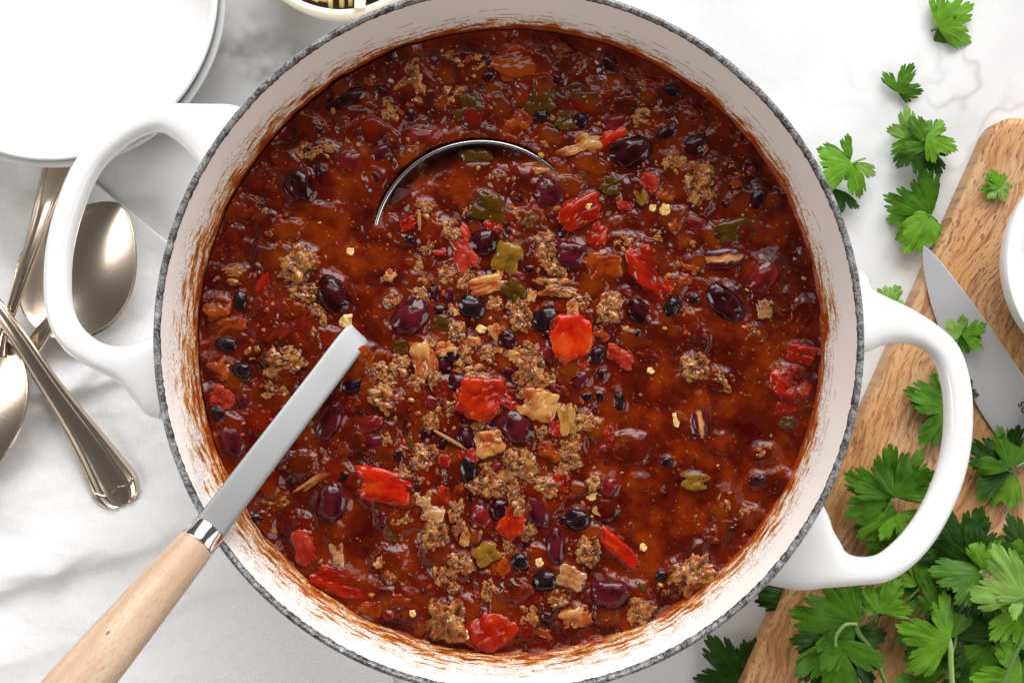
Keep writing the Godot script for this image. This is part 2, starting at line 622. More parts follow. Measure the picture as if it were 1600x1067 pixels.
# ---------------------------------------------------------------- pot
func stain_texture() -> ImageTexture:
	var w := 2048
	var h := 176
	var im := Image.create(w, h, false, Image.FORMAT_RGB8)
	var n := FastNoiseLite.new()
	n.seed = 51
	n.frequency = 1.0
	n.fractal_octaves = 3
	for x in w:
		var ang := TAU * x / w
		var cx := cos(ang)
		var cz := sin(ang)
		# reach of the stain above the broth (mm) and its character, by direction; +z is the near side of the picture
		var left := clampf(-cx, 0, 1)
		var near := clampf(cz, 0, 1)
		var far := clampf(-cz, 0, 1)
		var right := clampf(cx, 0, 1)
		var reach := 8.0 + 14.0 * pow(left, 1.3) * (1.0 - 0.5 * far) + 11.0 * pow(near, 1.6) + 4.0 * right + 5.0 * n.get_noise_2d(cx * 3.0, cz * 3.0)
		for y in h:
			var mm := (float(y) / (h - 1)) * 44.0 - 10.0   # 0 at the broth line
			var c := Vector3(0.88, 0.82, 0.765)
			var wob := n.get_noise_2d(cx * 9.0, cz * 9.0 + 30.0) * 1.6
			var k := mm + wob
			var streak := n.get_noise_3d(cx * 10.0, cz * 10.0, k * 0.34)
			var fine := n.get_noise_3d(cx * 42.0, cz * 42.0, k * 1.2 + 60.0)
			var speck := n.get_noise_3d(cx * 85.0 + 11.0, cz * 85.0, k * 1.7 + 90.0)
			var fall := clampf(1.0 - k / reach, 0.0, 1.0)
			var gate := 1.0 - smoothstep(reach * 0.95, reach * 1.25 + 2.0, k)
			var wash := clampf((fall - 0.10 + streak * 1.0) * 2.2, 0, 1) * gate
			c = c.lerp(Vector3(0.74, 0.37, 0.07), wash * 0.85)
			var s1 := clampf((fall * 0.80 - 0.28 + streak * 1.15 + fine * 0.16) * 1.9, 0, 1) * gate
			c = c.lerp(Vector3(0.52, 0.135, 0.006), s1)
			var s2 := clampf((fall * 0.62 - 0.40 + streak * 1.0 + fine * 0.34) * 2.4, 0, 1) * gate
			c = c.lerp(Vector3(0.30, 0.040, 0.006), s2)
			var s3 := clampf((fall * 0.34 - 0.30 + speck * 1.15 + fine * 0.2) * 6.0, 0, 1) * (1.0 - smoothstep(reach, reach * 1.5 + 2.0, k))
			c = c.lerp(Vector3(0.11, 0.024, 0.006), s3 * 0.85)
			# the solid tide line at the broth, heavier on the far and right sides
			var tide := 2.6 + 2.0 * far + 3.0 * right + 1.3 * n.get_noise_2d(cx * 6.0 + 9.0, cz * 6.0)
			var solid := clampf((tide - mm + fine * 1.2 + streak * 2.0) * 0.7, 0, 1)
			c = c.lerp(Vector3(0.30, 0.036, 0.005), solid * 0.9)
			# thin lines high on the far wall
			for line in [[7.0, 0.50], [10.5, 0.42], [13.5, 0.5], [18.0, 0.35]]:
				var yy: float = line[0] + 1.6 * n.get_noise_2d(cx * 5.0 + line[0], cz * 5.0)
				var on := clampf(1.0 - absf(mm - yy) * 2.2, 0, 1) * clampf((n.get_noise_2d(cx * 13.0 + line[0] * 3.0, cz * 13.0) + line[1] - 0.4 - 0.3 * near) * 4.0, 0, 1)
				c = c.lerp(Vector3(0.26, 0.10, 0.03), on * 0.9)
			im.set_pixel(x, h - 1 - y, Color(c.x, c.y, c.z).linear_to_srgb())
	return ImageTexture.create_from_image(im)

func make_pot() -> void:
	var pot := thing("dutch_oven", "large white enamelled cast iron pot full of chili", "pot", POT)
	# outside
	var prof := [Vector2(0.0001, 0.003), Vector2(0.105, 0.003), Vector2(0.116, 0.005), Vector2(0.126, 0.012), Vector2(0.1318, 0.022), Vector2(0.1345, 0.036), Vector2(0.1368, 0.060), Vector2(0.1382, 0.085), Vector2(0.1390, 0.100), Vector2(0.1393, 0.107), Vector2(0.1390, 0.1108)]
	part("outer_wall", lathe(prof, 220), M.enamel, pot)
	# inside, stained above the broth
	var inner := []
	for k in 30:
		var t := k / 29.0
		inner.append(Vector2(lerpf(0.1256, 0.1370, pow(t, 0.94)), lerpf(0.070, 0.1138, t)))
	var wall: StandardMaterial3D = M.enamel_inside.duplicate()
	wall.resource_name = "stained_enamel"
	wall.albedo_color = Color.WHITE
	wall.albedo_texture = stain_texture()
	var iw := lathe(inner, 260, "in")
	var arr := iw.surface_get_arrays(0)
	var uv: PackedVector2Array = arr[Mesh.ARRAY_TEX_UV]
	for k in uv.size(): uv[k].y = clampf(1.0 - uv[k].y, 0.004, 0.996)
	arr[Mesh.ARRAY_TEX_UV] = uv
	var iw2 := ArrayMesh.new()
	iw2.add_surface_from_arrays(Mesh.PRIMITIVE_TRIANGLES, arr)
	part("inner_wall", iw2, wall, pot)
	part("pot_floor", lathe([Vector2(0.0001, 0.009), Vector2(0.110, 0.009), Vector2(0.120, 0.014), Vector2(0.1245, 0.030), Vector2(0.1256, 0.070)], 120, "in"), M.enamel_inside, pot)
	# bare iron rim, speckled with worn enamel
	var n := 1500
	var nv := 14
	var pos := PackedVector3Array()
	var col := PackedColorArray()
	for j in nv + 1:
		var t := float(j) / nv
		for i in n + 1:
			var ang := TAU * (i % n) / n
			var fx := cos(ang)
			var fz := sin(ang)
			var th := PI * t
			var jag := noise_b.get_noise_3d(fx * 900.0, fz * 900.0, 7.0)
			var r := 0.13840 - cos(th) * (0.00160 + 0.00010 * jag)
			var y := 0.1122 + sin(th) * 0.0036
			var g := noise_b.get_noise_3d(fx * 3800.0, fz * 3800.0, t * 75.0)
			var g2 := noise_a.get_noise_3d(fx * 500.0, fz * 500.0, t * 12.0)
			y += 0.00010 * g
			var v := clampf(0.14 + 0.36 * g + 0.22 * g2, 0.02, 0.5)
			if t < 0.16: v = 0.010 + 0.02 * maxf(g, 0)
			if t > 0.90: v = lerpf(v, 0.012, 0.6)
			pos.append(Vector3(fx * r, y, fz * r))
			col.append(Color(v, v, v * 1.01))
	var a := acc()
	grid(a, n, nv, pos, col, PackedVector2Array(), "up", true)
	part("iron_rim", commit(a), M.iron, pot)
	# two loop handles
	var hy := 0.0875
	var left := [[372, 236, 62], [345, 217, 58], [315, 203, 44], [283, 191, 30], [250, 184, 23], [208, 197, 20.5], [165, 228, 20.5], [134, 266, 20.5], [107, 330, 20.5], [92, 395, 20.5], [90, 460, 20.5], [98, 502, 21], [118, 533, 21.5], [152, 556, 21.5], [190, 568, 29], [224, 577, 52], [244, 582, 68], [268, 588, 70]]
	var right := [[1320, 490, 74], [1346, 499, 57], [1378, 502, 40], [1410, 508, 30], [1448, 524, 22.5], [1479, 553, 22], [1494, 600, 22], [1498, 650, 22], [1494, 702, 22], [1482, 750, 22.5], [1464, 793, 22.5], [1441, 832, 23], [1413, 864, 23], [1380, 887, 22], [1344, 892, 22], [1314, 889, 29], [1290, 880, 45], [1266, 868, 62], [1240, 850, 78]]
	for set_ in [left, right]:
		var ctrl := []
		for c in set_:
			var p := at(c[0], c[1], hy) - POT
			ctrl.append(Vector4(p.x, hy, p.z, c[2] * (EYE - hy) / FOCAL))
		part("handle", sweep(samples(ctrl, 6), oval(28, 0.78, 0.0062)), M.enamel, pot)

# ---------------------------------------------------------------- ladle
func make_ladle() -> void:
	var l := thing("ladle", "steel ladle with wooden grip resting across the pot's rim", "ladle", Vector3.ZERO)
	# strip
	var tip := at(561, 520, 0.0775)
	var mid := at(552, 531, SOUP_Y + 0.0012)
	var fer := at(325, 828, 0.1203)
	var dir := (fer - mid).normalized()
	var under := at(620, 470, 0.062)
	var ctrl := [Vector4(under.x, under.y, under.z, 0.0058), Vector4(lerpf(under.x, mid.x, 0.6), 0.0735, lerpf(under.z, mid.z, 0.6), 0.0059), Vector4(mid.x, mid.y, mid.z, 0.0060)]
	for k in 4:
		var p := mid.lerp(fer, (k + 1) / 4.0)
		ctrl.append(Vector4(p.x, p.y + 0.0012 * sin(PI * (k + 1) / 4.0), p.z, 0.0060 + 0.00015 * k))
	part("steel_strip", sweep(samples(ctrl, 8), oval(24, 0.35, 0.0010)), M.steel, l)
	# ferrule and wooden grip, turned about the handle's own axis
	var d := (at(124, 1067, 0.152) - fer).normalized()
	var turn := Basis(Quaternion(Vector3.UP, d))
	var fp := []
	for q in [Vector2(0.0001, -0.004), Vector2(0.0066, -0.004), Vector2(0.0071, -0.0034), Vector2(0.0072, 0.001), Vector2(0.0074, 0.0038), Vector2(0.0069, 0.0044), Vector2(0.0001, 0.0044)]: fp.append(q)
	var fer_o := part("ferrule", lathe(fp, 60), M.ferrule, l, fer + d * 0.003)
	fer_o.basis = turn * Basis.from_scale(Vector3(1, 1, 1))
	var gp := [Vector2(0.0001, 0.0040), Vector2(0.0066, 0.0040), Vector2(0.0073, 0.0048)]
	for k in 26:
		var t := k / 25.0
		gp.append(Vector2(lerpf(0.0076, 0.0122, sin(t * PI * 0.5)) * (1.0 if t < 0.86 else sqrt(maxf(0.0, 1.0 - pow((t - 0.86) / 0.14, 2.0) * 0.98))), 0.0055 + t * 0.125))
	gp.append(Vector2(0.0001, 0.1305))
	var g := part("wooden_grip", lathe(gp, 90), grip_material(), l, fer + d * 0.003)
	g.basis = turn
	# bowl of the ladle: a tilted dish whose far lip stands out of the broth
	var centre := at(751, 389, SOUP_Y) + Vector3(0, -0.0046, 0)
	var prof := []
	var R := 0.0452
	for k in 20:
		var t := k / 19.0
		prof.append(Vector2(maxf(0.0001, R * sin(t * PI * 0.5)), -0.024 * cos(t * PI * 0.5)))
	prof.append(Vector2(R + 0.0002, 0.0006))
	prof.append(Vector2(R - 0.0006, 0.0009))
	prof.append(Vector2(R - 0.0012, 0.0004))
	for k in 20:
		var t := 1.0 - k / 19.0
		prof.append(Vector2(maxf(0.0001, (R - 0.0014) * sin(t * PI * 0.5)), -0.0228 * cos(t * PI * 0.5)))
	var bowl := part("ladle_bowl", lathe(prof, 150), mat("ladle_steel", lin(0.40, 0.39, 0.385), 0.3, 1.0), l, centre)
	var high := deg_to_rad(106.0)
	var axis := Vector3(cos(high), 0, -sin(high)).cross(Vector3.UP).normalized()
	bowl.basis = Basis(axis, deg_to_rad(11.5))

func grip_material() -> StandardMaterial3D:
	var w := 512
	var im := Image.create(w, w, false, Image.FORMAT_RGB8)
	var n := FastNoiseLite.new()
	n.seed = 61
	n.frequency = 1.0
	n.fractal_octaves = 2
	for y in w:
		for x in w:
			var broad := n.get_noise_2d(x * 0.012, y * 0.004)
			var fleck := n.get_noise_2d(x * 0.16 + 50, y * 0.045)
			var c := Vector3(0.48, 0.325, 0.215).lerp(Vector3(0.56, 0.405, 0.28), clampf(0.5 + broad * 1.6, 0, 1))
			c = c.lerp(Vector3(0.46, 0.24, 0.11), clampf((fleck - 0.27) * 4.0, 0, 0.7))
			im.set_pixel(x, y, Color(c.x, c.y, c.z).linear_to_srgb())
	for k in 9:
		var cx := 120 + (k * 97) % 300
		var cy := 60 + (k * 53) % 330
		for dy in range(-5, 6):
			for dx in range(-3, 4):
				if dx * dx / 6.0 + dy * dy / 16.0 < 1.0 and k % 3 != 1:
					im.set_pixel(cx + dx, cy + dy, Color(0.30, 0.13, 0.06))
	var m := mat("grip_wood", Color.WHITE, 0.5)
	m.albedo_texture = ImageTexture.create_from_image(im)
	m.uv1_scale = Vector3(1.0, 1.0, 1.0)
	return m

# ---------------------------------------------------------------- chili
# kind, x, y, length, width (photograph pixels), angle (clockwise), how far it stands out (-1 drowned .. 1 on top), look
const PIECES := [
	"kidney 642 494 70 52 -38 .55 plump purple kidney bean in open broth",
	"kidneydark 521 460 66 48 55 .5 almost black kidney bean above the ladle strip's end",
	"kidney 858 303 58 48 50 .45 purple kidney bean touching the torn tomato",
	"kidneydark 985 236 72 48 -15 .45 large dark plum kidney bean",
	"kidneydark 755 378 52 44 -25 .5 round dark kidney bean beside the olive pepper cube",
	"kidney 893 397 60 48 10 .3 wrinkled maroon kidney bean under the tomato",
	"kidneysplit 1127 403 76 38 -4 .45 split kidney bean showing its tan inside",
	"kidneyred 1195 430 62 44 -55 .3 reddish kidney bean with one pointed end",
	"kidneydark 1135 473 78 46 42 .4 long dark kidney bean lying on a slant",
	"kidney 810 668 66 50 45 .6 glossy wrinkled purple kidney bean",
	"kidney 517 786 66 48 -78 .55 upright plum kidney bean beside the ladle strip",
	"kidney 512 660 72 38 -60 .45 slim purple kidney bean half under the ladle strip",
	"kidney 869 853 62 33 86 .5 small capsule shaped maroon kidney bean",
	"kidney 838 795 66 36 62 .35 curved maroon kidney bean behind a tomato curl",
	"kidney 953 927 66 50 6 .6 round shiny purple kidney bean near the wall",
	"kidneyred 752 806 42 32 60 .3 small rosy kidney bean under the broth film",
	"kidneysplit 1095 652 72 28 84 .25 narrow kidney bean split along its length",
	"kidneyred 575 662 50 28 -14 .5 short red kidney bean catching the light",
	"kidney 588 690 58 26 -8 .35 slim maroon kidney bean tucked under a red one",
	"kidneydark 728 685 44 32 70 .45 dark wrinkled kidney bean beside the tan cube",
	"kidneyred 545 250 54 36 3 .2 red brown kidney bean ringed by broth",
	"kidneyred 655 213 64 42 8 .15 coated red kidney bean outside the ladle rim",
	"kidneydark 955 103 60 34 78 .2 dark maroon kidney bean standing upright",
	"kidneyred 962 190 54 30 -14 .35 dull red kidney bean above the red strip",
	"kidneydark 1040 207 54 28 -20 .1 kidney bean almost covered with broth",
	"kidneydark 1086 226 50 36 -22 .3 dark oval kidney bean in the purple sheen",
	"kidneydark 467 288 56 46 65 .35 big dark kidney bean with a slanted end",
	"kidneydark 533 157 84 30 -20 .0 long dark kidney bean beside the wall stain",
	"kidneydark 1000 487 50 36 45 .4 brown black bean with a wrinkled skin",
	"kidney 362 686 62 44 70 .2 purple kidney bean pressed to the wall",
	"kidneyred 1085 345 46 24 22 .2 pinkish kidney bean skin",
	"kidneydark 440 640 44 28 20 .0 sunken dark kidney bean",
	"black 852 498 48 36 -32 .6 glossy black bean beside the bright red pepper",
	"black 737 480 50 38 28 .6 large black bean above the garlic piece",
	"black 1050 480 36 26 -65 .6 smooth black bean with a blue gleam",
	"black 732 735 48 30 82 .5 narrow wrinkled black bean",
	"black 903 812 42 37 0 .5 round black bean in a ring of broth",
	"black 852 907 44 34 -8 .6 shiny black bean touching the onion piece",
	"black 813 878 34 31 10 .45 small round brown black bean",
	"black 932 555 30 22 -40 .5 little black bean under the red pepper",
	"black 968 627 38 24 86 .2 dull black bean with a tan crumb on its end",
	"black 916 620 24 15 -10 .3 sliver of black bean",
	"black 375 470 34 25 85 .3 dusty black bean by a dark red cube",
	"black 352 538 40 26 4 .35 grey gleaming black bean near the wall",
	"black 378 579 32 26 0 .45 small crinkled black bean",
	"black 340 645 36 30 40 .3 black bean in the shade of the wall",
	"black 553 601 40 26 -22 .35 black bean beside the ladle strip",
	"black 847 181 30 24 0 .4 tiny round black bean",
	"black 907 188 25 25 0 .5 black bean stuck to a green pepper",
	"black 1046 142 44 32 10 .1 drowned black bean near the wall",
	"black 707 555 34 22 28 .45 crushed black bean beside a tan slice",
	"black 640 374 18 14 0 .5 black seed sized bean",
	"black 1034 899 22 18 0 .5 bead of black bean near a meat lump",
	"black 1042 722 22 18 0 .3 speck of black bean with a white glint",
	"black 1128 217 44 34 20 -.1 shadowy black bean under the surface",
	"black 402 812 30 22 10 .1 half hidden black bean near the ladle ferrule",
	"pepper 891 528 66 74 -8 .75 bright red pepper square with a lit edge",
	"tomato 748 620 86 70 5 .55 scarlet tomato chunk with seeds at the pot's middle",
	"tomatodeep 908 332 84 46 -24 .6 torn bright tomato with a folded tail",
	"tomatodeep 935 362 34 52 10 .4 loose tail of tomato below the torn one",
	"tomatodeep 1016 424 96 56 58 .4 long slanted tomato wedge",
	"pepper 598 760 92 56 12 .45 big glossy red pepper piece with an orange face",
	"tomatopink 478 852 62 44 72 .4 pinkish red tomato wedge by the wall",
	"tomatodeep 540 912 112 44 22 .35 long wrinkled tomato strip along the wall",
	"pepper 966 857 82 26 42 .55 bright red pepper strip with black specks",
	"tomato 768 985 84 60 -18 .5 shiny red tomato chunk at the near wall",
	"tomatodeep 1235 600 62 60 62 .4 crimson tomato cube by the stained wall",
	"tomatodeep 1253 554 56 32 14 .5 dark tomato piece touching the wall",
	"tomatodeep 1228 636 38 24 -12 .45 small curled tomato skin",
	"tomatopink 725 388 72 46 74 .4 juicy rosy tomato beside the round bean",
	"orange 943 417 62 52 -10 .55 rust orange tomato slice with a curled rim",
	"orange 820 98 104 56 4 .25 broad rust coloured tomato slab near the far wall",
	"tomato 800 817 58 44 -58 .5 folded tomato curl with an orange rim",
	"dull 440 506 104 76 -20 .2 pulpy dark red tomato heap",
	"tomatodeep 415 437 64 18 -66 .4 thin red strip of tomato skin",
	"tomatopink 968 556 50 28 36 .5 pinkish tomato cube",
	"tomatopink 1012 286 36 32 0 .5 round raspberry coloured tomato bit",
	"tomatopink 976 317 26 24 0 .35 small rosy tomato bit",
	"orange 860 706 44 30 22 .5 orange tomato nub",
	"tomatopink 343 620 50 38 10 .35 wet rosy tomato by the wall",
	"orange 340 480 44 40 0 .3 brownish red cube by the wall",
	"orange 346 574 52 36 40 .3 rusty wedge by the wall",
	"orange 361 508 54 26 -6 .35 low orange brown wedge",
	"dull 985 700 66 44 10 .0 mostly sunken tomato flake",
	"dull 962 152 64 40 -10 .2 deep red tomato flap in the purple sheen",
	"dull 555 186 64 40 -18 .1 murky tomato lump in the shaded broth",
	"dull 636 946 66 56 30 .15 sunken tomato with a garlic crumb on it",
	"pepper 948 214 70 30 -28 .35 dark red pepper strip next to the plum bean",
	"dull 765 168 58 18 58 .35 thin curled red skin",
	"dull 1120 690 50 30 20 -.1 reddish lump below the surface",
	"dull 500 330 60 24 15 -.3 orange red flake under the broth",
	"orange 583 955 46 42 -20 .3 amber pepper square by the wall",
	"dull 1255 630 30 26 0 .2 wall side tomato crumb",
	"dull 690 610 44 26 60 .2 shred of red pulp",
	"dull 650 625 50 38 -30 .2 rust red pulpy lump",
	"dull 395 330 50 34 -20 .1 shaded pulpy lump",
	"dull 362 385 54 36 -40 .1 wrinkled dark lump in the froth",
	"green 792 401 44 46 28 .5 olive green pepper cube",
	"greendark 690 506 44 28 12 .35 olive pepper slip beside the plump bean",
	"greendark 634 541 42 24 -5 .2 sunken green pepper slip",
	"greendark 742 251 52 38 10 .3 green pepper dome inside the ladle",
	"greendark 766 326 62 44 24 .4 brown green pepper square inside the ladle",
	"greendark 957 290 42 30 10 .35 bottle green pepper bit",
	"greendark 915 155 60 26 4 .2 flat green pepper bar",
	"greendark 842 157 56 38 4 .2 brown olive pepper block",
	"greendark 886 187 42 32 0 .3 green pepper hiding a black bean",
	"green 758 866 42 32 -22 .4 amber green pepper triangle",
	"celery 885 655 58 30 84 .5 ribbed golden celery stick",
	"greendark 1000 756 32 26 10 -.3 green pepper blur under the broth",
	"greendark 1145 360 66 34 -10 .25 long olive brown pepper strip",
	"greendark 730 165 54 38 -10 .25 mossy brown pepper lump",
	"green 1086 752 44 26 4 .3 olive dome with a white gleam",
	"greendark 802 452 42 32 60 .4 dark olive pepper end",
	"green 1002 307 28 18 70 .4 little olive pepper wedge",
	"greendark 1230 660 26 20 10 .3 bead of green pepper by the wall",
	"meat 466 414 56 56 20 .7 tan meat crumble with a broth collar",
	"meat 474 456 46 30 10 .6 tan meat crumble just below a bigger one",
	"meat 498 490 38 26 35 .5 pale meat pebble",
	"meat 858 404 46 36 80 .6 oval meat crumble with a cracked top",
	"meat 850 375 40 24 0 .5 small meat crumble in a broth ring",
	"meat 868 449 66 32 8 .6 row of brown meat knobs",
	"slab 768 444 76 34 -12 .5 layered meat shred",
	"meat 814 500 36 38 0 .6 domed meat knob beside the black bean",
	"meat 828 582 48 52 0 .7 knobbly tan meat lump under the red pepper",
	"meat 832 546 40 24 10 .6 crumbly tan meat chip",
	"meat 722 551 44 42 0 .5 brown meat cluster",
	"meat 737 585 52 34 0 .5 bubbly meat cluster above the scarlet tomato",
	"meat 951 481 46 46 0 .55 dark caged meat lump",
	"meat 1085 575 46 42 -20 .6 tan meat nugget in open broth",
	"meat 1124 592 48 30 25 .2 low meat nugget half drowned",
	"meat 812 729 58 56 0 .6 brown speckled meat ball",
	"meat 770 758 46 38 20 .6 pale jagged meat chip",
	"meat 846 758 50 34 14 .6 pale bow shaped meat chip",
	"meat 889 703 42 32 -10 .55 glinting meat chip right of the orange nub",
	"meat 678 838 40 46 10 .6 pale meat curl under the onion",
	"meat 698 970 62 66 0 .75 big tan meat clump near the near wall",
	"meat 718 884 46 38 0 .55 orange tinted meat chunk",
	"meat 688 892 32 42 0 .45 rust meat chunk beside an orange one",
	"meat 1080 897 66 54 -28 .75 coarse brown meat lump by the wall",
	"meat 999 957 46 48 0 .7 brown meat lump wedged near the wall",
	"meat 918 862 38 44 10 .55 pale meat lump against the red strip",
	"slab 898 966 52 38 -12 .5 golden meat chunk with a cut face",
	"meat 446 568 64 48 -8 .55 meat lump glazed with orange sauce",
	"meat 1092 286 62 62 0 .5 coarse dark meat lump in the shade",
	"slab 905 226 76 34 -6 .4 pale meat sliver outside the ladle",
	"meat 1052 255 46 36 20 .3 rounded brown meat knob",
	"meat 1010 181 52 32 0 .25 ochre meat crumble in the shade",
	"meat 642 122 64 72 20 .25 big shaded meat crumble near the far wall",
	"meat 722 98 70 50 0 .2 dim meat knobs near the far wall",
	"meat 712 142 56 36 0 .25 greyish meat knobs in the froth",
	"meat 472 241 44 34 -30 .25 brown meat edge above the big dark bean",
	"meat 352 430 66 32 0 .15 glazed meat under the froth",
	"meat 602 622 60 44 30 .4 rust tan meat beside the ladle",
	"slab 664 563 42 66 -12 .7 upright toasted meat slice",
	"slab 840 634 62 54 20 .6 two tone meat slice, tan and orange",
	"slab 766 691 48 42 -8 .75 pale tan meat cube",
	"slab 697 545 34 26 0 .6 curled meat chip over a crushed bean",
	"meat 624 571 38 36 0 .4 rust meat pebble",
	"meat 612 594 30 24 0 .35 small rust crumb beside a meat pebble",
	"slab 838 262 60 22 -10 .4 blond meat splinter at the ladle's lip",
	"meat 428 787 48 32 -12 .25 brown lump below the ladle strip",
	"slab 478 760 80 14 -34 .45 thin orange rind",
	"onion 528 868 22 38 -10 .4 amber onion wedge",
	"meat 660 328 40 32 0 .3 glazed meat knob with a twig",
	"meat 664 716 44 42 0 .35 sauce covered meat pebble",
	"meat 719 822 26 42 0 .4 brown upright meat nub",
	"dull 1062 508 66 60 30 .1 pulpy brown mound",
	"onion 1196 484 24 30 0 .4 amber onion chip in a broth ring",
	"meat 760 730 24 20 0 .5 meat bead above the pale chip",
	"meat 880 733 24 20 0 .5 meat bead above the bow shaped chip",
	"meat 890 908 34 26 0 .2 rust crumb under the onion piece",
	"meat 1175 520 40 28 0 .1 faint rosy meat knob",
	"meat 430 610 40 34 0 .3 dark meat clump near the strip",
	"meat 700 430 40 28 10 .4 sauce brown meat bead",
	"meat 700 360 40 36 0 .4 orange meat bead by the rosy tomato",
	"meat 760 555 30 26 0 .4 red brown bead above the scarlet tomato",
	"meat 905 470 34 24 0 .3 low brown bead",
	"onion 678 798 46 40 2 .35 see-through onion square",
	"onion 893 902 44 36 20 .45 pale onion petal with a bright edge",
	"onion 946 796 36 34 30 -.2 sunken orange onion square",
	"onion 660 780 36 26 -8 .2 thin tan onion sliver",
	"garlic 752 514 18 14 30 .8 pale yellow garlic crumb among the meat",
	"garlic 1039 328 18 20 20 .8 cream garlic crumb in the far half",
	"garlic 1020 325 14 13 0 .6 golden garlic crumb beside a cream one",
	"garlic 919 323 13 11 0 1.6 yellow garlic crumb lying on torn tomato",
	"garlic 645 957 12 12 0 1.2 white garlic crumb on sunken tomato",
	"garlic 1005 855 16 15 0 .4 golden garlic crumb beside the red strip",
	"garlic 926 775 24 16 0 .4 gleaming garlic piece",
	"garlic 842 878 16 15 0 .5 garlic bead below the capsule bean",
	"garlic 1017 579 17 12 0 .4 flat garlic flake in open broth",
	"garlic 1057 655 12 26 -10 .4 upright amber garlic sliver",
	"garlic 723 990 24 20 20 1.2 toasted garlic shard on the tan clump",
	"garlic 547 393 16 14 0 .4 garlic dot above the almost black bean",
	"garlic 540 500 24 24 0 .4 garlic crumb at the ladle strip's end",
]
const SMOOTH := ["690 285 70", "530 345 90", "590 430 70", "1090 690 110", "1190 620 90", "980 770 80", "560 850 60", "690 260 60", "1040 800 80", "920 720 40", "600 500 45", "1220 540 60", "1190 380 60", "1150 540 60", "548 532 34", "1240 710 50", "1010 870 50",  "1010 620 70", "470 680 40", "640 860 36"]

var variants := {}

func blob_mesh(nu: int, nv: int, shape: Callable) -> ArrayMesh:
	var a := acc()
	var pos := PackedVector3Array()
	var col := PackedColorArray()
	for j in nv + 1:
		var th := PI * j / nv
		for i in nu + 1:
			var ph := TAU * (i % nu) / nu
			var d := Vector3(cos(th), sin(th) * cos(ph), sin(th) * sin(ph))
			if j == 0 or j == nv: d = Vector3(cos(th), 0, 0)
			var r: Array = shape.call(d)
			pos.append(r[0])
			col.append(r[1])
	grid(a, nu, nv, pos, col, PackedVector2Array(), "out", true)
	return commit(a)

func boxy(d: Vector3, p: float) -> Vector3:
	var k := pow(pow(absf(d.x), p) + pow(absf(d.y), p) + pow(absf(d.z), p), -1.0 / p)
	return d * k

# sauce clings to the flanks of a piece
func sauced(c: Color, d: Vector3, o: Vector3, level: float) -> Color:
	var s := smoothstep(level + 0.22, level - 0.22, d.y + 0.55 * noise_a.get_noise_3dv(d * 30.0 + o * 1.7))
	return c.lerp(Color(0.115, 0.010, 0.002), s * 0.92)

func mixc(a: Vector3, b: Vector3, t: float) -> Color:
	var c := a.lerp(b, clampf(t, 0, 1))
	return Color(c.x, c.y, c.z)

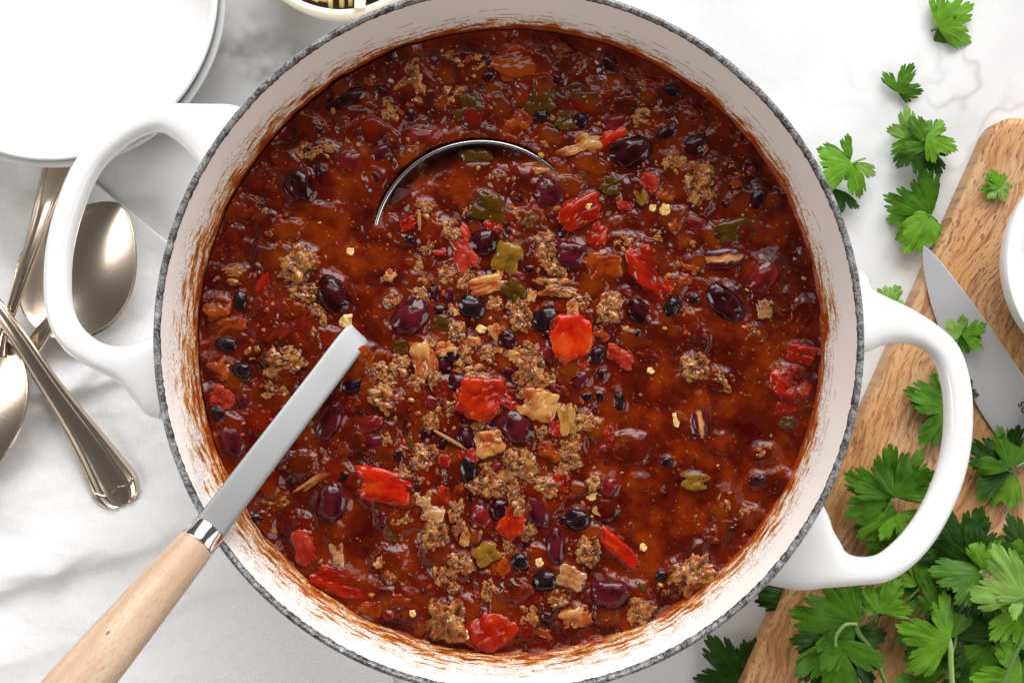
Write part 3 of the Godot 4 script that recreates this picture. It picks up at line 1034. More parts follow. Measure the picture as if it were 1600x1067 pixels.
# unit shapes: half length 1 along x, half width 1 along z, half height 1 along y
func make_variants(kind: String) -> Array:
	var out := []
	var count := {"meat": 6, "slab": 4, "kidney": 3, "kidneydark": 3, "black": 3}.get(kind, 3) as int
	for v in count:
		var o := Vector3(v * 37.0 + kind.hash() % 97, v * 11.0, v * 71.0)
		var f: Callable
		var nu := 40
		var nv := 28
		if kind.begins_with("kidney") or kind == "black":
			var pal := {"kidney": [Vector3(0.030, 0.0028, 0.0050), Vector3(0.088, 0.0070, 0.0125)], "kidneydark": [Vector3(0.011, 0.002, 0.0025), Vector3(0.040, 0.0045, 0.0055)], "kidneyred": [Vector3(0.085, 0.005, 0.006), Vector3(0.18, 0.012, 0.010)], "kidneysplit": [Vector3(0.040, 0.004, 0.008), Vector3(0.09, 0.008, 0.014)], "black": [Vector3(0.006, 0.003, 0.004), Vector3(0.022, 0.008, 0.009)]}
			var c0: Vector3 = pal[kind][0]
			var c1: Vector3 = pal[kind][1]
			var bend := 0.0 if kind == "black" else 0.16
			f = func(d: Vector3) -> Array:
				var p := boxy(d, 2.25)
				var n := noise_b.get_noise_3dv(d * 26.0 + o)
				var wr := noise_a.get_noise_3dv(Vector3(d.x * 34.0, d.y * 60.0, d.z * 60.0) + o)
				p *= 1.0 + 0.085 * n + 0.05 * wr
				p.z += bend * (1.0 - p.x * p.x) - bend * 0.5
				var c := mixc(c0, c1, 0.45 + n * 1.1)
				if kind == "kidneysplit":
					var gap := 0.30 + 0.10 * noise_a.get_noise_3dv(d * 40.0 + o)
					if d.y > 0.45 and absf(p.z - bend * 0.4) < gap * sqrt(maxf(0.0, 1.0 - d.x * d.x)):
						p.y -= 0.14
						c = mixc(Vector3(0.36, 0.10, 0.025), Vector3(0.50, 0.24, 0.09), 0.5 + n * 2.0)
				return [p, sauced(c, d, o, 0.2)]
		elif kind == "meat":
			nu = 90
			nv = 60
			f = func(d: Vector3) -> Array:
				var big := noise_a.get_noise_3dv(d * 21.0 + o)
				var edge := noise_b.get_noise_3dv(d * 60.0 + o * 1.3)
				var c1 := noise_cell.get_noise_3dv(d * 46.0 + o)
				var c2 := noise_cell.get_noise_3dv(d * 88.0 + o * 2.0)
				var r := 0.90 + 0.42 * big + 0.16 * edge - 0.20 * (c1 + 0.62) - 0.13 * (c2 + 0.6)
				var t := 0.66 + 1.5 * noise_b.get_noise_3dv(d * 36.0 + o * 3.0) + 0.5 * edge - 0.7 * (c1 + 0.55) - 0.8 * (c2 + 0.55)
				var c := mixc(Vector3(0.060, 0.009, 0.002), Vector3(0.37, 0.155, 0.034), t)
				var stained := clampf(noise_a.get_noise_3dv(d * 26.0 + o * 4.0) * 3.0, 0, 1)
				c = c.lerp(Color(0.24, 0.040, 0.004), stained * 0.7)
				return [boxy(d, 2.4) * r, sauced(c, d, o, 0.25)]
		elif kind == "slab":
			nu = 52
			nv = 36
			f = func(d: Vector3) -> Array:
				var p := boxy(d, 4.2)
				var big := noise_a.get_noise_3dv(d * 22.0 + o)
				var c1 := noise_cell.get_noise_3dv(d * 60.0 + o)
				p *= 0.80 + 0.36 * big - 0.10 * (c1 + 0.6)
				var t := 0.5 + 1.6 * noise_a.get_noise_3dv(Vector3(d.x, d.y * 0.5, d.z) * 15.0 + o * 2.0) + 0.5 * noise_b.get_noise_3dv(d * 70.0 + o)
				return [p, sauced(mixc(Vector3(0.26, 0.042, 0.004), Vector3(0.46, 0.22, 0.060), t), d, o, 0.2)]
		elif kind == "pepper" or kind.begins_with("tomato") or kind == "orange" or kind == "dull":
			nu = 60
			nv = 40
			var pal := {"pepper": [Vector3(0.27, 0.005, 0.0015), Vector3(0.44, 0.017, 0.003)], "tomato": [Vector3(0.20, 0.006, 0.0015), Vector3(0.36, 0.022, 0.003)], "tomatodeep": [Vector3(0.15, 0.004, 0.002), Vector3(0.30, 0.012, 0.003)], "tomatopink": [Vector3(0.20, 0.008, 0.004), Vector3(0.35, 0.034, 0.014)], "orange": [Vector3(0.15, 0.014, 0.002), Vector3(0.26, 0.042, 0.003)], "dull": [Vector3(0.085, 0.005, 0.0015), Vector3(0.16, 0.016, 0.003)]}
			var c0: Vector3 = pal[kind][0]
			var c1: Vector3 = pal[kind][1]
			var box := 3.3 if kind == "pepper" else 2.8
			var rough := 0.55 if kind == "pepper" else (1.5 if kind == "dull" else 1.0)
			f = func(d: Vector3) -> Array:
				var p := boxy(d, box)
				var big := noise_a.get_noise_3dv(d * 19.0 + o)
				var ridge := 1.0 - absf(noise_a.get_noise_3dv(Vector3(d.x * 26.0, d.y * 50.0, d.z * 44.0) + o * 2.0)) * 2.0
				var fine := noise_b.get_noise_3dv(d * 85.0 + o)
				p *= 0.88 + (0.14 + 0.14 * rough) * big + 0.02 * rough * (ridge - 0.6)
				p.y *= 1.0 + 0.09 * rough * (ridge - 0.6) + 0.05 * rough * fine
				p.y += (0.42 * d.x * d.x - 0.12 + 0.25 * d.z) * (1.0 if v % 2 == 0 else -0.6) * (1.0 if kind == "pepper" else 0.6)
				var t := 0.4 + 1.3 * big + 0.5 * fine
				var c := mixc(c0, c1, t)
				if fine > 0.52 and kind != "pepper": c = mixc(c1, Vector3(0.46, 0.17, 0.035), 0.6)
				if kind == "pepper": c = c.lerp(Color(0.46, 0.075, 0.006), clampf(noise_a.get_noise_3dv(d * 13.0 + o * 5.0) * 2.0 - 0.4, 0, 0.5))
				return [p, sauced(c, d, o, 0.26 if kind != "dull" else 0.45)]
		else:
			nu = 48
			nv = 32
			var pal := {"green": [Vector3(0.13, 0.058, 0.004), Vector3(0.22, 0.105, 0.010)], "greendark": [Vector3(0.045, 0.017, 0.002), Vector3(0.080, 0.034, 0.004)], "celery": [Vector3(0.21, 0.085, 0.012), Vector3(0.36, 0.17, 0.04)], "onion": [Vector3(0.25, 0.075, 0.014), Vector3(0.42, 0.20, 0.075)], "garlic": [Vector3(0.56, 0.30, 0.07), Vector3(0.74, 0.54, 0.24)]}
			var c0: Vector3 = pal[kind][0]
			var c1: Vector3 = pal[kind][1]
			f = func(d: Vector3) -> Array:
				var p := boxy(d, 4.5 if kind != "garlic" else 3.0)
				var big := noise_a.get_noise_3dv(d * 18.0 + o)
				var fine := noise_b.get_noise_3dv(d * 60.0 + o)
				p *= 0.85 + 0.32 * big + 0.05 * fine
				var t := 0.45 + 1.1 * big + 0.6 * fine
				if kind == "celery" or kind == "onion":
					var rib := sin(d.z * 13.0)
					p.y *= 1.0 + 0.05 * rib
					t += 0.3 * rib
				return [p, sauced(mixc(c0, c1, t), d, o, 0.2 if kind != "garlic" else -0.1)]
		out.append(blob_mesh(nu, nv, f))
	return out

func words_for(px: float, py: float) -> String:
	var d := Vector2(px - 797, py - 533)
	var r := d.length() / 484.0
	var hour := int(round(fposmod(rad_to_deg(atan2(d.x, -d.y)), 360.0) / 30.0)) % 12
	var name: String = ["twelve", "one", "two", "three", "four", "five", "six", "seven", "eight", "nine", "ten", "eleven"][hour]
	var ring := "near the pot's centre, towards" if r < 0.3 else ("midway out at" if r < 0.65 else ("well out at" if r < 0.86 else "at the pot's wall,"))
	return "%s %s o'clock" % [ring, name]

func make_chili() -> void:
	var N := 500
	var span := SOUP_R * 2.0 + 0.004
	var cell := span / N
	var W := N + 1
	var H := PackedFloat32Array()
	H.resize(W * W)
	var T := PackedFloat32Array()   # pulpiness of the surface
	T.resize(W * W)
	var centre := at(798, 534, SOUP_Y)
	var org := Vector2(centre.x - span / 2, centre.z - span / 2)
	var px_m := (EYE - SOUP_Y) / FOCAL
	# gentle swell and pulp
	for j in W:
		for i in W:
			var x := org.x + i * cell
			var z := org.y + j * cell
			H[j * W + i] = 0.0007 * noise_a.get_noise_2d(x * 1500.0, z * 1500.0)
			T[j * W + i] = 1.0
	for s in SMOOTH:
		var f: PackedFloat64Array = s.split_floats(" ")
		stamp(H, T, W, org, cell, at(f[0], f[1], SOUP_Y), f[2] * px_m, f[2] * px_m, 0.0, 0.0, 0.1, 1.0)
	# lumps buried under the surface
	var lumps := []
	var lr := RandomNumberGenerator.new()
	lr.seed = 77
	for k in 600:
		var a := lr.randf() * TAU
		var r := sqrt(lr.randf()) * SOUP_R * 0.985
		var p := Vector3(centre.x + cos(a) * r, SOUP_Y, centre.z + sin(a) * r)
		var t := T[clampi(int((p.z - org.y) / cell), 0, N) * W + clampi(int((p.x - org.x) / cell), 0, N)]
		var big := lr.randf_range(0.0016, 0.0066)
		if t < 0.5: big *= 0.4
		if lr.randf() > 0.10 + 0.90 * t: continue
		lumps.append([p, big, lr.randf(), lr.randf()])
		stamp(H, T, W, org, cell, p, big, big * lr.randf_range(0.55, 1.0), lr.randf() * PI, big * lr.randf_range(0.18, 0.42), 0.6)
	# menisci round the pieces
	var placed := []
	for row in PIECES:
		var f: PackedStringArray = row.split(" ", true, 7)
		var e := f[6].to_float()
		var p := at(f[1].to_float(), f[2].to_float(), SOUP_Y)
		var la := f[3].to_float() * 0.5 * px_m
		var wa := f[4].to_float() * 0.5 * px_m
		var ang := deg_to_rad(f[5].to_float())
		placed.append([f[0], p, la, wa, ang, e, f[7], f[1].to_float(), f[2].to_float()])
		if f[0] != "garlic":
			stamp(H, T, W, org, cell, p, la * 0.95, wa * 0.95, ang, minf(0.0024, 0.34 * minf(la, wa)), 0.66)
	# further pieces half sunk between them
	var extra := 0
	var tries := 0
	while extra < 150 and tries < 9000:
		tries += 1
		var aa := lr.randf() * TAU
		var r := sqrt(lr.randf()) * SOUP_R * 0.95
		var p := Vector3(centre.x + cos(aa) * r, SOUP_Y, centre.z + sin(aa) * r)
		var t := T[clampi(int((p.z - org.y) / cell), 0, N) * W + clampi(int((p.x - org.x) / cell), 0, N)]
		var la := lr.randf_range(0.0030, 0.0064)
		var ok := t > 0.6 and lr.randf() < 0.35 + 0.65 * exp(-pow(Vector2(p.x / px_m + 40.0, p.z / px_m - 70.0).length() / 190.0, 2.0))
		for q in placed:
			if ok and (q[1] as Vector3).distance_to(p) < maxf(q[2], q[3]) * 0.85 + la * 0.8: ok = false
		if Vector2(p.x / px_m + 800.0 - 440.0, p.z / px_m + 533.5 - 690.0).length() < 60.0: ok = false
		var bx := p.x / px_m + 800.0 - 751.0
		var bz := p.z / px_m + 533.5 - 389.0
		if absf(Vector2(bx, bz).length() - 160.0) < 34.0 and bz < 60.0: ok = false
		if not ok: continue
		var kind: String = ["dull", "meat", "orange", "kidneydark", "kidneydark", "meat", "greendark", "dull", "kidney", "meat"][lr.randi() % 10]
		var look: Array = {"dull": ["low shred of dark tomato", "soft tomato scrap", "broth coated tomato crumb", "little sunken tomato flap"], "meat": ["half sunk meat crumb", "sauce coated meat grain", "low brown meat crumb", "small rough meat bit"], "orange": ["rusty tomato bit", "small orange brown tomato scrap"], "kidneydark": ["half sunk dark bean", "dark bean back under broth"], "kidney": ["low maroon bean", "small sunk maroon bean"], "greendark": ["dull green pepper bit", "sunken olive pepper chip"]}[kind]
		placed.append([kind, p, la, la * lr.randf_range(0.6, 0.9), lr.randf() * PI, lr.randf_range(-0.05, 0.3), look, p.x / px_m + 800.0, p.z / px_m + 533.5])
		stamp(H, T, W, org, cell, p, la * 0.95, la * 0.7, placed[-1][4], 0.3 * la, 0.7)
		extra += 1
	# the mound of meat, beans and pulp through the middle
	extra = 0
	tries = 0
	var piled := placed.size()
	while extra < 70 and tries < 6000:
		tries += 1
		var gx := lr.randfn(770.0, 95.0)
		var gy := lr.randfn(600.0, 165.0)
		if gy < 330.0 or gy > 960.0 or gx < 590.0 or gx > 960.0: continue
		var p := at(gx, gy, SOUP_Y)
		var la := lr.randf_range(0.0026, 0.0050)
		var ok := true
		for n in placed.size():
			var q: Array = placed[n]
			if ok and (q[1] as Vector3).distance_to(p) < minf(q[2], q[3]) * 0.8 + la * (0.55 if n < piled else 0.8): ok = false
		if not ok: continue
		var kind: String = ["meat", "meat", "meat", "meat", "slab", "tomatodeep", "kidneydark", "kidneyred"][lr.randi() % 8]
		var look: Array = {"meat": ["small golden meat crumble in the mound", "small brown meat crumble in the mound", "tiny knobbly meat crumble in the mound"], "slab": ["small toasted meat flake in the mound", "small tan meat flake in the mound"], "tomatodeep": ["small deep red tomato scrap in the mound", "small tomato shred in the mound"], "kidneydark": ["small dark bean in the mound", "small blackish bean in the mound"], "kidneyred": ["small red bean in the mound", "small rosy bean in the mound"]}[kind]
		placed.append([kind, p, la, la * lr.randf_range(0.65, 0.95), lr.randf() * PI, lr.randf_range(0.3, 0.65), look, gx, gy])
		stamp(H, T, W, org, cell, p, la * 0.95, la * 0.75, placed[-1][4], 0.3 * la, 0.66)
		extra += 1
	# the broth climbs the ladle's lip a little
	for k in 40:
		var a := deg_to_rad(lerpf(48.0, 168.0, k / 39.0))
		stamp(H, T, W, org, cell, at(751 + cos(a) * 180.0, 389 - sin(a) * 180.0, SOUP_Y), 0.0022, 0.0022, 0.0, 0.0009, 1.2)
	for j in W:
		for i in W:
			var qx := (org.x + i * cell) / px_m + 800.0 - 751.0
			var qz := (org.y + j * cell) / px_m + 533.5 - 389.0
			var rr := sqrt(qx * qx + qz * qz)
			if rr > 120.0 and rr < 172.0:
				var aa := rad_to_deg(atan2(-qz, qx)) - 106.0
				var share := clampf(1.0 - pow(aa / 62.0, 2.0), 0, 1)
				H[j * W + i] -= 0.0060 * share * smoothstep(128.0, 164.0, rr)
	var pos := PackedVector3Array()
	var col := PackedColorArray()
	pos.resize(W * W)
	col.resize(W * W)
	var sr := RandomNumberGenerator.new()
	sr.seed = 99
	for j in W:
		for i in W:
			var k := j * W + i
			var x := org.x + i * cell
			var z := org.y + j * cell
			var dx := x - centre.x
			var dz := z - centre.z
			var r := sqrt(dx * dx + dz * dz)
			if r > SOUP_R:
				dx *= SOUP_R / r
				dz *= SOUP_R / r
				x = centre.x + dx
				z = centre.z + dz
			var t := T[k]
			var n1 := noise_b.get_noise_2d(x * 9000.0, z * 9000.0)
			var h := H[k] + (0.00001 + 0.00004 * t) * n1 + 0.00013 * t * noise_a.get_noise_2d(x * 5200.0, z * 5200.0)
			h += 0.0012 * pow(clampf((r - SOUP_R + 0.004) / 0.004, 0, 1), 2.0)
			pos[k] = Vector3(x, SOUP_Y + h, z)
			# oil and paste: colour of the broth itself
			var m1 := noise_a.get_noise_2d(x * 900.0 + 40.0, z * 900.0)
			var m2 := noise_b.get_noise_2d(x * 2600.0 + 400.0, z * 2600.0)
			var c := Vector3(0.076, 0.0046, 0.0012)
			c = c.lerp(Vector3(0.178, 0.0205, 0.0012), clampf(0.35 + 1.1 * m1 + 0.6 * m2, 0, 1) * (0.55 + 0.45 * (1.0 - t)))
			c = c.lerp(Vector3(0.042, 0.0035, 0.0016), clampf(-m1 * 1.2 + m2 * 0.7 - 0.05, 0, 0.8))
			if sr.randf() < 0.020 * clampf(0.25 + 1.6 * m2, 0.0, 1.0): c = c.lerp(Vector3(0.50, 0.17, 0.035), sr.randf_range(0.2, 0.7))
			elif sr.randf() < 0.012: c = c.lerp(Vector3(0.05, 0.012, 0.006), 0.6)
			col[k] = Color(c.x, c.y, c.z)
	for l in lumps:
		# what shows through the film over a buried piece
		var tone: Vector3 = [Vector3(0.17, 0.010, 0.003), Vector3(0.20, 0.040, 0.005), Vector3(0.035, 0.005, 0.005), Vector3(0.12, 0.018, 0.004)][int(l[2] * 3.99)]
		tint(col, W, org, cell, l[0], l[1] * 0.95, tone, 0.30 + 0.4 * l[3])
	var a := acc()
	# only cells inside the pot
	grid(a, N, N, pos, col, PackedVector2Array(), "up")
	var keep := PackedInt32Array()
	var idx: PackedInt32Array = a.i
	for k in range(0, idx.size(), 3):
		var q := (pos[idx[k]] + pos[idx[k + 1]] + pos[idx[k + 2]]) / 3.0
		if (pos[idx[k + 1]] - pos[idx[k]]).cross(pos[idx[k + 2]] - pos[idx[k]]).length_squared() > 1e-16 and Vector2(q.x - centre.x, q.z - centre.z).length() < SOUP_R - 0.00005:
			keep.append(idx[k]); keep.append(idx[k + 1]); keep.append(idx[k + 2])
	a.i = keep
	var chili := thing("chili", "thick red brown chili broth filling the white pot", "stew")
	part("broth", commit(a), M.broth, chili)
	# crumbs too small to pick out one by one
	var crumb_mesh := blob_mesh(12, 8, func(d: Vector3) -> Array:
		return [boxy(d, 2.8) * (0.85 + 0.5 * noise_a.get_noise_3dv(d * 22.0) - 0.2 * (noise_cell.get_noise_3dv(d * 30.0) + 0.6)), Color.WHITE])
	var mm := MultiMesh.new()
	mm.transform_format = MultiMesh.TRANSFORM_3D
	mm.use_colors = true
	mm.mesh = crumb_mesh
	mm.instance_count = 1300
	for k in 1300:
		var aa := sr.randf() * TAU
		var r := sqrt(sr.randf()) * SOUP_R * 0.975
		var x := centre.x + cos(aa) * r
		var z := centre.z + sin(aa) * r
		var at_k := clampi(int((z - org.y) / cell), 0, N) * W + clampi(int((x - org.x) / cell), 0, N)
		var big := lerpf(0.00028, 0.0019, pow(sr.randf(), 2.6))
		if T[at_k] < 0.5: big *= 0.6
		var b := Basis.from_euler(Vector3(sr.randf() * TAU, sr.randf() * TAU, sr.randf() * TAU)) * Basis.from_scale(Vector3(1.0, sr.randf_range(0.5, 0.8), sr.randf_range(0.5, 0.9)) * big)
		mm.set_instance_transform(k, Transform3D(b, Vector3(x, pos[at_k].y - big * 0.15, z)))
		var pick := sr.randf()
		var c := Color(0.28, 0.10, 0.020) if pick < 0.34 else (Color(0.24, 0.028, 0.005) if pick < 0.74 else (Color(0.025, 0.007, 0.005) if pick < 0.88 else Color(0.42, 0.20, 0.045)))
		mm.set_instance_color(k, c)
	var mi := MultiMeshInstance3D.new()
	mi.name = "crumbs"
	mi.multimesh = mm
	mi.material_override = M.vegetable
	mi.set_meta("kind", "stuff")
	chili.add_child(mi, true)
	# the pieces one can pick out, each a thing
	var used := {}
	var kinds := {"kidney": ["kidney_bean", "bean", "kidney beans in the chili"], "black": ["black_bean", "bean", "black beans in the chili"], "pepper": ["red_pepper_piece", "pepper", "red pepper pieces in the chili"], "tomato": ["tomato_piece", "tomato", "tomato pieces in the chili"], "orange": ["tomato_piece", "tomato", "tomato pieces in the chili"], "dull": ["tomato_piece", "tomato", "tomato pieces in the chili"], "green": ["green_pepper_piece", "pepper", "green pepper pieces in the chili"], "celery": ["celery_piece", "celery", "green pepper pieces in the chili"], "meat": ["meat_crumble", "minced meat", "meat crumbles in the chili"], "slab": ["meat_crumble", "minced meat", "meat crumbles in the chili"], "onion": ["onion_piece", "onion", "onion pieces in the chili"], "garlic": ["garlic_crumb", "garlic", "garlic crumbs in the chili"]}
	var tall := {"kidney": 0.40, "black": 0.42, "pepper": 0.26, "tomato": 0.30, "orange": 0.24, "dull": 0.26, "green": 0.34, "celery": 0.34, "meat": 0.40, "slab": 0.32, "onion": 0.22, "garlic": 0.40}
	var turns := 0
	for q in placed:
		var kind: String = q[0]
		var key := ""
		for kk in kinds: if kind.begins_with(kk): key = kk
		if not variants.has(kind): variants[kind] = make_variants(kind)
		var vs: Array = variants[kind]
		var mesh: ArrayMesh = vs[turns % vs.size()]
		turns += 1
		var la: float = q[2]
		var wa: float = q[3]
		var hh: float = minf(la, wa) * 2.0 * tall[key]
		var big := 1.16 if kind == "meat" else (1.12 if key in ["tomato", "pepper", "slab", "green", "onion", "orange", "dull"] else 1.02)
		var m: Material = M.bean_skin if key in ["kidney", "black"] else (M.meat if key in ["meat", "slab"] else (M.onion if key == "onion" else M.vegetable))
		var surface: float = pos[clampi(int((q[1].z - org.y) / cell), 0, N) * W + clampi(int((q[1].x - org.x) / cell), 0, N)].y
		# top of the piece stands e x 0.5 of its half height over the film
		var y: float = surface - hh * 1.06 + (maxf(0.0, q[5] + 0.12) * 0.93 + minf(0.0, q[5]) * 0.3) * hh
		var o := part(kinds[key][0], mesh, m, self, Vector3(q[1].x, y, q[1].z))
		var wob := Basis.from_euler(Vector3(sr.randf_range(-0.13, 0.13), 0, sr.randf_range(-0.13, 0.13)))
		o.basis = wob * Basis(Vector3.UP, -q[4]) * Basis.from_scale(Vector3(la * big, hh, wa * big))
		var label := ""
		for look in (q[6] if q[6] is Array else [q[6]]):
			label = look
			if label.split(" ").size() <= 8: label += " " + words_for(q[7], q[8])
			if not used.has(label): break
		if used.has(label):
			# tell it apart by the nearest written-out piece
			var best := 1e9
			var near := ""
			for w in placed:
				var dd: float = (w[1] as Vector3).distance_to(q[1])
				if w[6] is String and dd < best and (w[6] as String).split(" ").size() <= 6:
					best = dd
					near = w[6]
			label = "%s close to the %s" % [q[6][0] if q[6] is Array else q[6], near]
		if used.has(label): print("same label ", label)
		used[label] = true
		tag(o, label, kinds[key][1], kinds[key][2])
	# two dry herb twigs
	for tw in [["705 688 62 16 30", "thin brown herb twig beside a wrinkled bean"], ["648 556 10 30 70", "short straw coloured herb twig near the ladle strip"], ["655 345 8 30 88", "brown herb twig standing in the ladle"]]:
		var f: PackedFloat64Array = tw[0].split_floats(" ")
		var p := at(f[0], f[1], SOUP_Y + 0.0022)
		var half := maxf(f[2], f[3]) * 0.5 * px_m
		var dd := Vector3(cos(deg_to_rad(f[4])), 0, sin(deg_to_rad(f[4]))) * half
		var ctrl := [Vector4(p.x - dd.x, p.y, p.z - dd.z, 0.0006), Vector4(p.x, p.y + 0.0006, p.z, 0.0008), Vector4(p.x + dd.x, p.y - 0.0004, p.z + dd.z, 0.0005)]
		var o := part("herb_twig", sweep(samples(ctrl, 6), oval(10, 1.0, 0.0006)), M.twig if M.has("twig") else mat("twig", lin(0.30, 0.12, 0.03), 0.4), self)
		tag(o, tw[1], "herb", "herb twigs in the chili")

# raises an elliptical bump (flat inside, falling off over "soft" radii) or, with calm > 0, smooths the pulp
func stamp(H: PackedFloat32Array, T: PackedFloat32Array, W: int, org: Vector2, cell: float, p: Vector3, ra: float, rb: float, ang: float, h: float, soft: float, calm := 0.0) -> void:
	var reach := maxf(ra, rb) * (1.0 + soft) * 1.3 + cell
	var i0 := maxi(0, int((p.x - reach - org.x) / cell))
	var i1 := mini(W - 1, int((p.x + reach - org.x) / cell) + 1)
	var j0 := maxi(0, int((p.z - reach - org.y) / cell))
	var j1 := mini(W - 1, int((p.z + reach - org.y) / cell) + 1)
	var ca := cos(ang)
	var sa := sin(ang)
	for j in range(j0, j1 + 1):
		var dz := org.y + j * cell - p.z
		for i in range(i0, i1 + 1):
			var dx := org.x + i * cell - p.x
			var u := (dx * ca + dz * sa) / ra
			var v := (-dx * sa + dz * ca) / rb
			var d := sqrt(u * u + v * v)
			if d > 1.35 * (1.0 + soft): continue
			if calm == 0.0: d *= 1.0 + (0.30 if soft < 0.62 else 0.12) * noise_a.get_noise_2d((org.x + i * cell) * 2600.0, (org.y + j * cell) * 2600.0)
			if d > 1.0 + soft: continue
			if calm > 0.0:
				T[j * W + i] = minf(T[j * W + i], smoothstep(0.6, 1.1, d))
				continue
			var g := 1.0 - smoothstep(1.0 - soft * 0.6, 1.0 + soft, d)
			var k := j * W + i
			# lumps merge instead of piling up
			H[k] = maxf(H[k], lerpf(H[k], h, g)) if h > H[k] else H[k] + h * g * 0.25

func tint(C: PackedColorArray, W: int, org: Vector2, cell: float, p: Vector3, r: float, tone: Vector3, much: float) -> void:
	var i0 := maxi(0, int((p.x - r - org.x) / cell))
	var i1 := mini(W - 1, int((p.x + r - org.x) / cell) + 1)
	var j0 := maxi(0, int((p.z - r - org.y) / cell))
	var j1 := mini(W - 1, int((p.z + r - org.y) / cell) + 1)
	for j in range(j0, j1 + 1):
		for i in range(i0, i1 + 1):
			var d := Vector2(org.x + i * cell - p.x, org.y + j * cell - p.z).length() / r
			if d < 1.0:
				C[j * W + i] = C[j * W + i].lerp(Color(tone.x, tone.y, tone.z), much * (1.0 - d * d))

# ---------------------------------------------------------------- crockery
func make_plates() -> void:
	# shallow dish with an upright rounded lip
	var dish := func(R: float, top: float) -> ArrayMesh:
		var p := [Vector2(0.0001, 0.0), Vector2(R * 0.62, 0.0), Vector2(R * 0.70, 0.001), Vector2(R * 0.88, 0.006), Vector2(R * 0.965, top * 0.55), Vector2(R * 0.995, top * 0.85), Vector2(R, top * 0.95), Vector2(R * 0.995, top * 0.99), Vector2(R * 0.985, top), Vector2(R * 0.968, top * 0.985), Vector2(R * 0.955, top * 0.93), Vector2(R * 0.925, top * 0.62), Vector2(R * 0.875, top * 0.42), Vector2(R * 0.80, top * 0.335), Vector2(R * 0.5, top * 0.30), Vector2(0.0001, top * 0.29)]
		return lathe(p, 180)
	var m := mat("speckled_white", Color.WHITE, 0.38)
	var im := Image.create(512, 512, false, Image.FORMAT_RGB8)
	im.fill(Color(0.895, 0.895, 0.892))
	var r := RandomNumberGenerator.new()
	r.seed = 8
	for k in 5200:
		var v := 0.895 - r.randf() * 0.07
		im.set_pixel(r.randi() % 512, r.randi() % 512, Color(v, v, v))
	for k in 60:
		im.set_pixel(r.randi() % 512, r.randi() % 512, Color(0.72, 0.71, 0.70))
	m.albedo_texture = ImageTexture.create_from_image(im)
	m.uv1_triplanar = true
	m.uv1_scale = Vector3.ONE * 8.0
	wet(m, 0.4, 0.15)
	var lo := at(83, -8, 0.026)
	var hi := at(76, -13, 0.040)
	var a := part("plate", dish.call(270.0 * (EYE - 0.026) / FOCAL, 0.022), m, self, Vector3(lo.x, 0.0045, lo.z))
	tag(a, "lower white plate of the stack, resting on the cloth", "plate", "stacked white plates")
	var b := part("plate", dish.call(264.0 * (EYE - 0.040) / FOCAL, 0.022), m, self, Vector3(hi.x, 0.0185, hi.z))
	tag(b, "upper white speckled plate of the stack, empty", "plate", "stacked white plates")

func make_cheese_bowl() -> void:
	var c := at(531, -128, 0.045)
	var R := 157.0 * (EYE - 0.045) / FOCAL
	var bowl := thing("small_bowl", "small cream ceramic bowl of shredded cheese behind the pot", "bowl", Vector3(c.x, 0.0006, c.z))
	part("shell", lathe([Vector2(0.0001, 0.0), Vector2(R * 0.55, 0.0), Vector2(R * 0.62, 0.003), Vector2(R * 0.85, 0.014), Vector2(R * 0.97, 0.03), Vector2(R, 0.043), Vector2(R * 0.992, 0.0455), Vector2(R * 0.965, 0.0468), Vector2(R * 0.925, 0.0462), Vector2(R * 0.905, 0.044)], 140, "out", 0.004), M.cream, bowl)
	part("dark_inside", lathe([Vector2(R * 0.905, 0.044), Vector2(R * 0.88, 0.034), Vector2(R * 0.75, 0.018), Vector2(R * 0.4, 0.010), Vector2(0.0001, 0.009)], 100, "in"), M.dark_brown, bowl)  # near-black brown over the whole inside of the bowl
	var looks := ["long cheese shred lying along the bowl's rim", "thin curved cheese shred tip near the bowl's rim", "pale short cheese shred beside a broad one", "broad blunt cheese shred pointing at the pot", "cheese shred next to the cream stick", "cheese shred behind the pale short one", "cheese shred crossing behind the broad one", "cheese shred at the bowl's far end"]
	var rows := ["497 -2 44 7 12", "478 -6 40 6 24", "516 0 8 26 0", "533 -6 9 34 0", "547 -3 7 24 0", "505 -16 50 7 -8", "540 -22 60 7 6", "520 -36 50 8 -30"]
	for k in rows.size():
		var f: PackedFloat64Array = rows[k].split_floats(" ")
		var p := at(f[0], f[1], 0.040)
		var half := maxf(f[2], f[3]) * 0.5 * (EYE - 0.04) / FOCAL
		var w := minf(f[2], f[3]) * 0.5 * (EYE - 0.04) / FOCAL
		var dd := Vector3(half, 0, 0) if f[2] > f[3] else Vector3(0, 0, half)
		dd = dd.rotated(Vector3.UP, -deg_to_rad(f[4]))
		var y := 0.037 + 0.0012 * (k % 3)
		var ctrl := [Vector4(p.x - dd.x, y - 0.001, p.z - dd.z, w), Vector4(p.x, y + 0.0008, p.z, w), Vector4(p.x + dd.x, y, p.z + dd.z, w * 0.9)]
		var o := part("cheese_shred", sweep(samples(ctrl, 5), oval(14, 0.5, 0.0016)), M.cheese_yellow if M.has("cheese_yellow") else mat("cheese_yellow", lin(0.66, 0.50, 0.17), 0.45), self)
		tag(o, looks[k], "cheese", "cheese shreds in the small bowl")
	var p0 := at(562, 12, 0.0482)
	var p1 := at(566, -90, 0.0500)
	var stick := part("serving_stick", sweep(samples([Vector4(p0.x, 0.0482, p0.z, 0.0022), Vector4(lerpf(p0.x, p1.x, 0.08), 0.0484, lerpf(p0.z, p1.z, 0.08), 0.0025), Vector4(p1.x, 0.0500, p1.z, 0.0028)], 8), oval(20, 0.6, 0.0013)), M.cream_stick if M.has("cream_stick") else mat("cream_stick", lin(0.80, 0.73, 0.58), 0.5), self)
	tag(stick, "flat cream coloured stick resting on the cheese bowl's rim", "serving stick")

